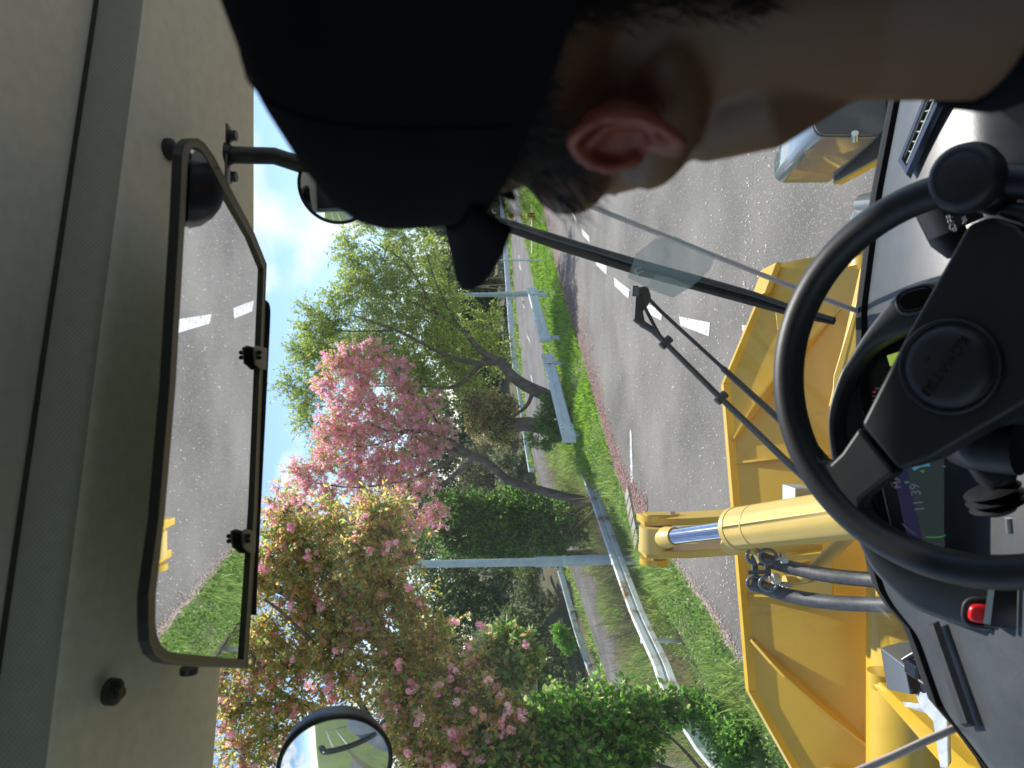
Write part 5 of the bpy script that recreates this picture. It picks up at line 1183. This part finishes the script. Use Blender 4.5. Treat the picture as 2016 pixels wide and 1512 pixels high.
# spinner knob
kc = swp(1920, 357, .03); rows = []
for r_, h in ((.014, -.02), (.016, .0), (.026, .004), (.0315, .012), (.0325, .022), (.030, .031), (.024, .035), (.0215, .0345), (.019, .0355), (.008, .037), (.0002, .037)):
    rows.append([kc+(RT*math.cos(q)+ST_*math.sin(q))*r_+SNn*h for q in [j*2*math.pi/48 for j in range(48)]])
V, Fc = loft(rows, True); obj('spinner_knob', V, Fc, M['black'], SW, True)
slab('knob_clamp', [(1870,400),(1850,360),(1880,330),(1960,330),(1975,390),(1930,415)], .02, .05, .008)
tube('steering_column', [sw(0, 0, -.03), sw(0, -.02, -.35)], [.05, .07], M['dashdark'], SW, 24)
# ------------------------------------------------------------ mirrors
MN = Vector((0, .0, -1.0)).normalized(); MC = E(0, .85, .288)
def mr(px, py, off=0.0): return PL(px, py, MC+MN*off, MN)
mo = [(290,1225),(292,1262),(302,1288),(320,1303),(345,1308),(380,1311),(486,1316),(506,1000),(524,520),(500,460),(455,375),(420,308),(402,282),(388,272),(374,274),(362,285),(357,305),(351,440),(332,760),(310,1020),(290,1170)]
mi_ = [(306,1222),(309,1250),(317,1270),(332,1282),(352,1286),(385,1289),(480,1299),(500,1000),(519,530),(494,468),(446,383),(412,320),(398,297),(388,289),(380,290),(374,300),(370,315),(364,440),(346,760),(324,1020),(307,1170)]
ro = [mr(a, b) for a, b in mo]; ri = [mr(a, b) for a, b in mi_]
cen = sum(ro, Vector())/len(ro)
rows = [[q+MN*-.009 for q in ro], [q+MN*.001 for q in ro], [q+(cen-q).normalized()*.004 for q in ro], [q-(cen-q).normalized()*.002 for q in ri], ri, [q-MN*.006 for q in ri]]
V, Fc = loft(rows, True); nn = len(ro); Fc += [tuple(range(nn-1, -1, -1))]
UM = obj('under_view_mirror', V, Fc, M['frame'], WL); UM.data.materials.append(M['framedark'])
for i_, p_ in enumerate(UM.data.polygons):
    if i_ < nn or len(p_.vertices) > 4: p_.material_index = 1
UM['x'] = 0; del UM['x']; UM['label'] = 'wide flat mirror under the roof reflecting the asphalt'
# gently bowed glass
n1 = 24; g = [q-MN*.004 for q in ri]
bmm = bmesh.new(); vs = [bmm.verts.new(q) for q in g]; fc_ = bmm.faces.new(vs)
if fc_.normal.dot(MN) < 0: fc_.normal_flip()
me = bpy.data.meshes.new('mirror_glass'); bmm.to_mesh(me); bmm.free(); me.materials.append(M['mirror']); gl_ = bpy.data.objects.new('mirror_glass', me); C.objects.link(gl_); setp(gl_, UM)
for cx, cy_ in ((516, 702), (494, 1063)):
    ck = prism('mirror_clip', [mr(cx-16, cy_-18, .004), mr(cx-13, cy_+14, .004), mr(cx, cy_+26, .004), mr(cx+9, cy_+26, .004), mr(cx+11, cy_-16, .004), mr(cx-8, cy_-22, .004)], MN*-.003, M['frame'], UM, bevel=.001)
    for s in (-8, 2): tube('screw', [mr(cx-5, cy_+s, .004), mr(cx-5, cy_+s, .0085)], .003, M['darksteel'], ck, 6)
tube('mirror_stay', spline([mr(499, 1210, -.012), mr(503, 1100, -.012), mr(520, 760, -.012), mr(526, 640, -.012), mr(526, 604, -.012), mr(518, 594, -.02), mr(505, 590, -.04)], 5), .0042, M['void'], UM, 10)
bw = tube('rubber_boot', [mr(430, 330, .001), mr(430, 331, .003)], .001, M['void'], UM, 6)
V = [mr(a, b, .0015) for a, b in ((384,296),(396,300),(412,324),(440,375),(441,390),(434,410),(418,430),(396,445),(370,450),(372,380),(377,305))]
o = obj('mirror_cover_patch', V, [tuple(range(len(V)))], M['gloss'], UM)
tube('mirror_foot', [mr(372,1314,-.03), mr(372,1326,-.03)], .010, M['darksteel'], UM, 10)
# round mirror 1 with its arm
fp = [P(447,238,1.06), P(452,243,1.06), P(450,330,1.0), P(447,368,.97), P(441,368,.97), P(442,300,1.02)]
AR = prism('mirror_arm_plate', [P(443,240,1.06), P(449,243,1.06), P(446,368,.99), P(440,366,.99)], FW*.014, M['darksteel'], WL, bevel=.002)
for py_ in (267, 348): tube('bolt', [P(448, py_, 1.04), P(466, py_, 1.04)], .0072, M['darksteel'], AR, 6); tube('washer', [P(449, py_, 1.04), P(454, py_, 1.04)], .0095, M['darksteel'], AR, 14)
tube('mirror_pipe', [P(450,305,1.04), P(540,307,1.05), P(610,330,1.06)], .0115, M['black'], AR, 20)
tube('weld_collar', [P(447,304,1.04), P(457,304,1.04)], [.017, .0125], M['darksteel'], AR, 20)
def round_mirror(c0, n_, r_, curv, label, hub_off=.0, flat=1.0):
    a, b = frame_of(n_); rows = []
    for i in range(13):
        rr_ = r_*.94*math.sin(i/12*math.pi/2) if i else .0002; h = -(rr_**2)/(2*curv)
        rows.append([c0+(a*math.cos(q)+b*math.sin(q))*rr_+n_*h for q in [j*2*math.pi/64 for j in range(64)]])
    edge_h = -((r_*.94)**2)/(2*curv)
    V2, F2 = loft([[c0+(a*math.cos(q)+b*math.sin(q))*x+n_*(edge_h+h) for q in [j*2*math.pi/64 for j in range(64)]] for x, h in ((r_*.93, .0), (r_*.955, .003), (r_, .002), (r_*1.01, -.004), (r_*.9, -.03), (r_*.4, -.045), (.001, -.047))], True)
    o = obj('round_mirror', V2, [tuple(reversed(f)) for f in F2], M['framedark'], WL, True, label)
    V1, F1 = loft(rows, True); obj('mirror_glass', V1, F1, M['mirror'], o, True); return o
c1 = P(665, 362, 1.06); tgt = E(.27, .45, .02)
inn = (c1-EYE).normalized(); outd = (tgt-c1).normalized(); round_mirror(c1, (outd-inn).normalized(), .0535, .16, 'small round mirror half hidden by the cap')
c2 = P(661, 1519, .92); inn = (c2-EYE).normalized(); outd = Vector((-.78, -.62, -.16)).normalized()
rm = round_mirror(c2, (outd-inn).normalized(), .0685, .22, 'round mirror at the lower left looking back along the machine')
tube('mirror_arm', [c2+Vector((-.05, .03, .0)), c2+Vector((-.3, .1, .12)), c2+Vector((-.3, .05, .3))], .009, M['black'], rm, 12)
# ------------------------------------------------------------ wiper
WD = .09
def wg(px, py, off=WD): return onglass(px, py, off)
WP = tube('wiper_arm', [wg(1262,572), wg(1300,612), wg(1350,658), wg(1420,722), wg(1425,727), wg(1530,822), wg(1640,925), wg(1760,1030)], [.0052, .0054, .0058, .0058, .0090, .0098, .0105, .011], M['black'], WL, 10, flat=.6)
a2 = tube('wiper_link', [wg(1262,636), wg(1285,650), wg(1308,673), wg(1415,780), wg(1480,842), wg(1550,910), wg(1640,990), wg(1740,1075)], [.0105, .0095, .0075, .0085, .0095, .0105, .011, .011], M['black'], WP, 10, flat=.6)
tube('washer_tube', spline([wg(1266,578,WD-.012), wg(1268,600,WD-.014), wg(1280,625,WD-.014), wg(1300,662,WD-.012), wg(1315,680,WD-.01)], 5), .0032, M['black'], WP, 8)
tube('washer_tube', [wg(1312,674,WD-.014), wg(1415,778,WD-.014), wg(1560,915,WD-.014)], .0028, M['black'], WP, 8)
prism('wiper_head', [wg(a, b, WD-.012) for a, b in ((1252,566),(1276,562),(1283,585),(1277,600),(1266,612),(1271,635),(1262,640),(1248,630),(1250,600))], FW*.02, M['black'], WP, bevel=.003)
box('head_clip', wg(1250, 573, WD-.02), (.018, .012, .012), M['greypaint'], WP, bevel=.002)
for px_, py_ in ((1311,674),(1420,783)):
    p = wg(px_, py_, WD-.008); d = (wg(px_+12, py_-12, WD-.008)-p).normalized(); tube('arm_clip', [p-d*.011, p+d*.011], [.0075, .0075], M['black'], WP, 8)
bl = [wg(a, b, .06) for a, b in ((975,436),(1100,478),(1260,528),(1380,560),(1480,588),(1560,612),(1642,632))]
BLD = tube('wiper_blade', bl, [.010, .0125, .013, .0125, .012, .010, .007], M['void'], WP, 8, flat=1.0)
tube('blade_spine', [wg(a, b, .045) for a, b in ((975,430),(1100,470),(1260,518),(1380,550),(1480,578),(1560,605),(1640,628))], [.004, .005, .006, .0055, .005, .004, .003], M['rubber'], BLD, 8)
spr = [wg(lerp(1600, 1634, k/60), lerp(882, 925, k/60), WD-.005)+RT*math.cos(k*1.05)*.006+UP*math.sin(k*1.05)*.006 for k in range(61)]
tube('arm_spring', spr, .0012, M['darksteel'], WP, 5)
# ------------------------------------------------------------ rear of the machine (seen in the round mirror)
box('engine_hood', Vector((.1, -3.2, 1.9)), (1.5, 3.0, 1.3), M['greypaint'], WL, bevel=.05)
tube('exhaust_stack', spline([Vector((-1.75, -.9, 1.5)), Vector((-1.75, -.9, 2.85)), Vector((-1.75, -.97, 3.0)), Vector((-1.75, -1.15, 3.03))], 5), .09, M['darksteel'], WL, 20)
mb = MB()
for x in (-2.2,):
    mb.add(tubedata([Vector((x, -1.4, 1.3)), Vector((x, -1.4, 2.6)), Vector((x, -3.6, 2.6)), Vector((x, -3.6, 1.3))], .02, 10)); mb.add(tubedata([Vector((x, -1.4, 2.1)), Vector((x, -3.6, 2.1))], .02, 10))
obj('handrail', mb.v, mb.f, M['railpaint'], WL, True)
box('fender', Vector((-1.5, -1.4, 1.5)), (1.4, 3.6, .08), M['greypaint'], WL, bevel=.02)
for sx in (-1, 1):
    for y in (-2.6, 1.0):
        w_ = tube('wheel', [Vector((sx*1.25-.28, y, .75)), Vector((sx*1.25+.28, y, .75))], .75, M['rubber'], WL, 36)
        tube('rim', [Vector((sx*1.25-.30, y, .75)), Vector((sx*1.25+.30, y, .75))], .38, M['yellow'], w_, 24)
box('front_frame', Vector((.05, 1.6, .9)), (.7, 2.2, .6), M['yellow'], WL, bevel=.03)
# ------------------------------------------------------------ driver
HF = Vector((-.6, .8, -.03)).normalized(); HS = Vector((-.8, -.6, 0)).normalized(); HU = HS.cross(HF).normalized()
if HU.z < 0: HU = -HU
HC = E(.186, .395, -.032)
def H(f, s, u): return HC+HF*f+HS*s+HU*u
def ell(bm_, c_, r_, rot=None, sub=3, fr=None):
    mt = Matrix((HF, HS, HU)).transposed() if fr is None else fr
    if rot is not None: mt = mt @ rot
    t = mt.to_4x4() @ Matrix.Diagonal((*r_, 1)); t.translation = c_
    bmesh.ops.create_icosphere(bm_, subdivisions=sub, radius=1, matrix=t)
def addtube(bm_, pts, rad, seg=20):
    V, Fc = tubedata(pts, rad, seg, True); vs = [bm_.verts.new(v) for v in V]
    for f in Fc: bm_.faces.new([vs[i] for i in f])
PR = thing('person', 'driver in a black cap and dark jacket seen close from behind, ear and neck showing', 'person', E(.2, .2, -1.0))
bm_ = bmesh.new()
ell(bm_, H(-.005, 0, .035), (.098, .078, .098), sub=4)
ell(bm_, H(.028, 0, -.035), (.068, .062, .078), sub=4)
ell(bm_, H(.062, 0, -.072), (.030, .036, .026))
ell(bm_, H(.085, 0, -.012), (.018, .013, .028)); ell(bm_, H(.104, 0, -.022), (.011, .010, .009))
ell(bm_, H(.082, 0, -.048), (.014, .022, .009)); ell(bm_, H(.080, 0, -.056), (.013, .019, .008))
for s in (-1, 1): ell(bm_, H(.068, s*.030, .028), (.022, .026, .010)); ell(bm_, H(.055, s*.045, -.02), (.028, .024, .024)); ell(bm_, H(.02, s*.052, -.062), (.045, .016, .022))
addtube(bm_, [H(.0, 0, -.02), E(.196, .378, -.12), E(.198, .362, -.19), E(.206, .33, -.30)], [.056, .057, .058, .075], 28)
addtube(bm_, [P(1300,215,.42), P(1370,210,.415), P(1480,170,.40), P(1640,62,.39), P(1760,30,.385)], [.020, .030, .035, .036, .034], 24)
# torso and arms hanging to the lap
ell(bm_, E(.24, .27, -.52), (.20, .12, .25), fr=Matrix.Identity(3), sub=4); ell(bm_, E(.24, .25, -.86), (.17, .13, .22), fr=Matrix.Identity(3), sub=4)
for s in (-1, 1):
    sh = E(.24+s*.19, .27, -.36)
    addtube(bm_, [sh, sh+Vector((s*.03, .02, -.16)), sh+Vector((s*.02, .06, -.30)), sh+Vector((-s*.02, .22, -.40)), sh+Vector((-s*.05, .30, -.43))], [.062, .055, .045, .034, .026], 16)
    hc = sh+Vector((-s*.05, .35, -.44)); ell(bm_, hc, (.04, .05, .018), fr=Matrix.Identity(3))
    for k in range(4): addtube(bm_, [hc+Vector(((k-1.5)*.019, .03, 0)), hc+Vector(((k-1.5)*.021, .075-.006*abs(k-1.5), -.004)), hc+Vector(((k-1.5)*.02, .10-.008*abs(k-1.5), -.022))], [.009, .0085, .007], 8)
    addtube(bm_, [hc+Vector((-s*.035, .0, 0)), hc+Vector((-s*.055, .04, -.012))], [.010, .008], 8)
    addtube(bm_, [E(.24+s*.09, .25, -1.0), E(.24+s*.12, .62, -1.03), E(.24+s*.12, .70, -1.2), E(.24+s*.12, .74, -1.48)], [.095, .075, .06, .045], 18)
    ell(bm_, E(.24+s*.12, .80, -1.49), (.045, .13, .04), fr=Matrix.Identity(3))
# ears
K = .90
for s in (-1, 1):
    e0 = H(.008, s*.079, -.038)
    tilt = Matrix.Rotation(R(-12), 3, 'Y')
    ell(bm_, e0+HS*s*.001, (.017*K, .0055, .026*K), tilt)
    helix = [(.014, -.006), (.016, .006), (.012, .018), (.002, .026), (-.010, .025), (-.018, .014), (-.019, .0), (-.015, -.012), (-.008, -.023), (.002, -.030), (.009, -.026)]
    hp = [e0+HF*f*K+HU*u*K+HS*s*(.010+(.006 if f < 0 else 0)) for f, u in helix]; hp = spline(hp, 4)
    addtube(bm_, hp, [.0036]*len(hp), 8)
    ah = spline([e0+HF*f*K+HU*u*K+HS*s*.009 for f, u in ((.002, .016), (-.008, .010), (-.011, -.002), (-.006, -.014), (.004, -.016))], 4); addtube(bm_, ah, [.0030]*len(ah), 8)
    ell(bm_, e0+HF*.003+HU*-.022+HS*s*.008, (.0075, .0045, .008)); ell(bm_, e0+HF*.011+HU*-.006+HS*s*.007, (.004, .005, .006))
me = bpy.data.meshes.new('body'); bm_.to_mesh(me); bm_.free(); me.materials.append(M['skin'])
BD = bpy.data.objects.new('body', me); C.objects.link(BD); setp(BD, PR)
rm_ = BD.modifiers.new('rm', 'REMESH'); rm_.mode = 'VOXEL'; rm_.voxel_size = .0026; rm_.use_smooth_shade = True
sm_ = BD.modifiers.new('sm', 'SMOOTH'); sm_.iterations = 3; sm_.factor = .5
# ears are redder than the rest of the skin
nt_ = M['skin'].node_tree; nd = nt_.nodes; tcx = nd.new('ShaderNodeNewGeometry'); vd = nd.new('ShaderNodeVectorMath'); vd.operation = 'DISTANCE'; vd.inputs[1].default_value = tuple(H(.004, .088, -.036))
nt_.links.new(tcx.outputs['Position'], vd.inputs[0]); mrx = nd.new('ShaderNodeMapRange'); mrx.inputs['From Min'].default_value = .022; mrx.inputs['From Max'].default_value = .036; mrx.inputs['To Min'].default_value = 1; mrx.inputs['To Max'].default_value = 0
nt_.links.new(vd.outputs['Value'], mrx.inputs[0]); mxx = nd.new('ShaderNodeMix'); mxx.data_type = 'RGBA'; mxx.inputs['B'].default_value = (.22, .042, .03, 1)
lnk = bsdf(M['skin']).inputs['Base Color'].links[0]; nt_.links.new(lnk.from_socket, mxx.inputs['A']); nt_.links.new(mrx.outputs[0], mxx.inputs['Factor']); nt_.links.new(mxx.outputs['Result'], bsdf(M['skin']).inputs['Base Color'])
# eye (front side, seen in the mirror)
for s in (-1, 1):
    tube('brow', [H(.087, s*.014, .035), H(.088, s*.030, .040), H(.078, s*.046, .034)], [.003, .0035, .002], M['hair'], BD, 8)
    ey = obj('eye', *tubedata([H(.080, s*.020, .012), H(.0835, s*.031, .014), H(.078, s*.043, .010)], [.002, .0045, .002], 10), mat('eye_dark', (.01, .008, .006), .2), BD, True)
tube('mouth', [H(.094, -.020, -.052), H(.098, 0, -.0515), H(.094, .020, -.052)], [.002, .003, .002], mat('lip', (.3, .1, .08), .5), BD, 8)
# cap
rows = []; prof_ = [(-.030, .1000), (-.022, .1015), (0, .1035), (.018, .1035), (.036, .100), (.050, .0925), (.062, .080), (.073, .061), (.080, .038), (.084, .016), (.085, .0005)]
for z, r_ in prof_:
    row_ = []
    for k in range(64):
        t = k*2*math.pi/64; fr_ = r_*1.10 if math.cos(t) > 0 else r_*1.06
        crn = (1+.0035*math.cos(t*8)) if z > -.02 else 1
        zz = z+.012+((.046*math.cos(t)-.020) if z < .0 else (.046*math.cos(t)-.020)*max(0, 1-z/.06))-(.006 if z < -.02 else 0)
        row_.append(HC+HF*(math.cos(t)*fr_*crn-.004)+HS*math.sin(t)*r_*.93*crn+HU*(zz+.048-.010*math.cos(t)))
    rows.append(row_)
V, Fc = loft(rows, True); CP = obj('cap', V, Fc, M['cloth'], PR, True, 'plain black cap')
so_ = CP.modifiers.new('so', 'SOLIDIFY'); so_.thickness = .003
# panel seams of the crown
for k in range(6):
    t = R(30+60*k); tube('cap_seam', [rows[i][int(round(t/(2*math.pi)*64)) % 64]+HU*.0006+(rows[i][int(round(t/(2*math.pi)*64)) % 64]-HC).normalized()*.0005 for i in range(1, 10)], .0008, M['cloth'], CP, 5)
# brim : curved visor
rows = []
for i in range(9):
    q = i/8; row_ = []
    for k in range(25):
        a = lerp(-62, 62, k/24); t = R(a); base_ = HF*(math.cos(t)*.112-.004)+HS*math.sin(t)*.096
        ext = (.062*math.cos(t*1.35)**.6 if abs(a) < 66 else 0)*q
        p_ = HC+base_+HF*ext+HU*(.052-.10*(math.sin(t)**2)*(.25+.18*q)-.006*q)
        row_.append(p_)
    rows.append(row_)
V, Fc = loft(rows); br = obj('brim', V, Fc, M['cloth'], CP, True); so_ = br.modifiers.new('so', 'SOLIDIFY'); so_.thickness = .004; so_.offset = 0
# hair : cap of short hair below the cap, made of strands
mb = MB(); hr = []
for k in range(15000):
    a = random.uniform(0, 360); t = R(a); side = abs(math.sin(t)); back = math.cos(t) < -.15
    face = math.cos(t) > .50
    if face: continue
    top = 0
    low = -.095 if back and math.cos(t) < -.35 else -.022
    z = random.uniform(low, .05)
    near_ear = abs(math.cos(t)+.07) < .26 and z < .002 and side > .8
    if near_ear: continue
    rr_ = 1.0 if z > -.03 else 1-(-.03-z)*3.2
    p = H(math.cos(t)*.099*rr_-.006, math.sin(t)*.0785*rr_, z); o_ = (p-H(0, 0, z)).normalized()
    l_ = random.uniform(.010, .024); d_ = (o_*.12+Vector((0, 0, -1))*.9+HF*random.uniform(-.5, .35)+Vector((random.gauss(0, .25), random.gauss(0, .25), 0))).normalized()
    w_ = d_.cross(o_).normalized()*.00028
    q1 = p+d_*l_*.5+o_*.0015; q2 = p+d_*l_+o_*random.uniform(-.001, .002); n0 = len(mb.v)
    mb.v += [p-w_, p+w_, q1+w_, q1-w_, q2]; mb.f += [(n0, n0+1, n0+2, n0+3), (n0+3, n0+2, n0+4)]
for k in range(160):                            # loose wisps in front of the ear
    p = H(random.uniform(.035, .062), .068+random.gauss(0, .003), random.uniform(-.025, .03)); d_ = (HF*random.uniform(.3, 1)+Vector((0, 0, -1))*random.uniform(.3, 1)+HS*.3).normalized(); l_ = random.uniform(.012, .03)
    w_ = d_.cross(HS).normalized()*.00022; n0 = len(mb.v); q1 = p+d_*l_*.5+HS*.002; q2 = p+d_*l_+HS*random.uniform(-.002, .004)
    mb.v += [p-w_, p+w_, q1+w_, q1-w_, q2]; mb.f += [(n0, n0+1, n0+2, n0+3), (n0+3, n0+2, n0+4)]
hr = obj('hair', mb.v, mb.f, M['hair'], PR); hr['kind'] = 'stuff'
bm2 = bmesh.new(); ell(bm2, H(-.014, 0, .022), (.098, .0795, .094), sub=4)
me = bpy.data.meshes.new('scalp_hair'); 
for v in list(bm2.verts):
    r_ = v.co-HC; f_, s_, u_ = r_.dot(HF), r_.dot(HS), r_.dot(HU)
    if f_ > .045 or u_ < -.075 or (u_ < -.006 and f_ > -.035): bm2.verts.remove(v)
bm2.to_mesh(me); bm2.free(); me.materials.append(M['hair']); me.shade_smooth(); sh_ = bpy.data.objects.new('hair_base', me); C.objects.link(sh_); setp(sh_, PR)
# jacket
JK = None
rows = []
for z, rx, ry, cx, cy_ in ((-.240, .062, .066, .204, .352), (-.236, .070, .074, .204, .350), (-.250, .075, .078, .206, .345), (-.270, .074, .076, .212, .336)):
    rows.append([E(cx+rx*math.cos(k*2*math.pi/40), cy_+ry*math.sin(k*2*math.pi/40), z+.012*math.sin(k*2*math.pi/40+2.6)) for k in range(40)])
rows.insert(0, [E(.208+.058*math.cos(k*2*math.pi/40), .338+.06*math.sin(k*2*math.pi/40), -.28) for k in range(40)])
V, Fc = loft(rows, True); jc = obj('jacket', V, Fc, M['cloth'], PR, True, 'dark jacket with black collar')
sh = []
for z, rx, ry in ((-.262, .080, .078), (-.285, .105, .088), (-.315, .155, .098), (-.345, .205, .108), (-.39, .238, .118), (-.47, .245, .13), (-.6, .232, .14), (-.8, .215, .15), (-1.0, .21, .15)):
    sh.append([E(.215+(.03 if z < -.3 else 0)+rx*math.cos(k*2*math.pi/48), lerp(.332, .27, min(1, (-.262-z)/.15))+ry*math.sin(k*2*math.pi/48)+.003*math.sin(k*1.7+z*60), z+.006*math.sin(k*1.1)) for k in range(48)])
V, Fc = loft(sh, True); o = obj('jacket_body', V, Fc, M['jacket'], jc, True)
for s in (-1, 1):
    s0 = E(.24+s*.185, .27, -.37)
    tube('sleeve', spline([s0, s0+Vector((s*.035, .02, -.16)), s0+Vector((s*.02, .07, -.29)), s0+Vector((-s*.02, .21, -.385))], 5), [.078-.0017*k for k in range(16)], M['jacket'], jc, 24)
    tube('trousers', spline([E(.24+s*.09, .22, -.98), E(.24+s*.12, .62, -1.01), E(.24+s*.12, .72, -1.2), E(.24+s*.12, .75, -1.44)], 5), [.112-.003*k for k in range(16)], M['cloth'], PR, 20)
ST0 = box('driver_seat', E(.24, .15, -1.22), (.5, .5, .18), M['cloth'], WL, bevel=.05)
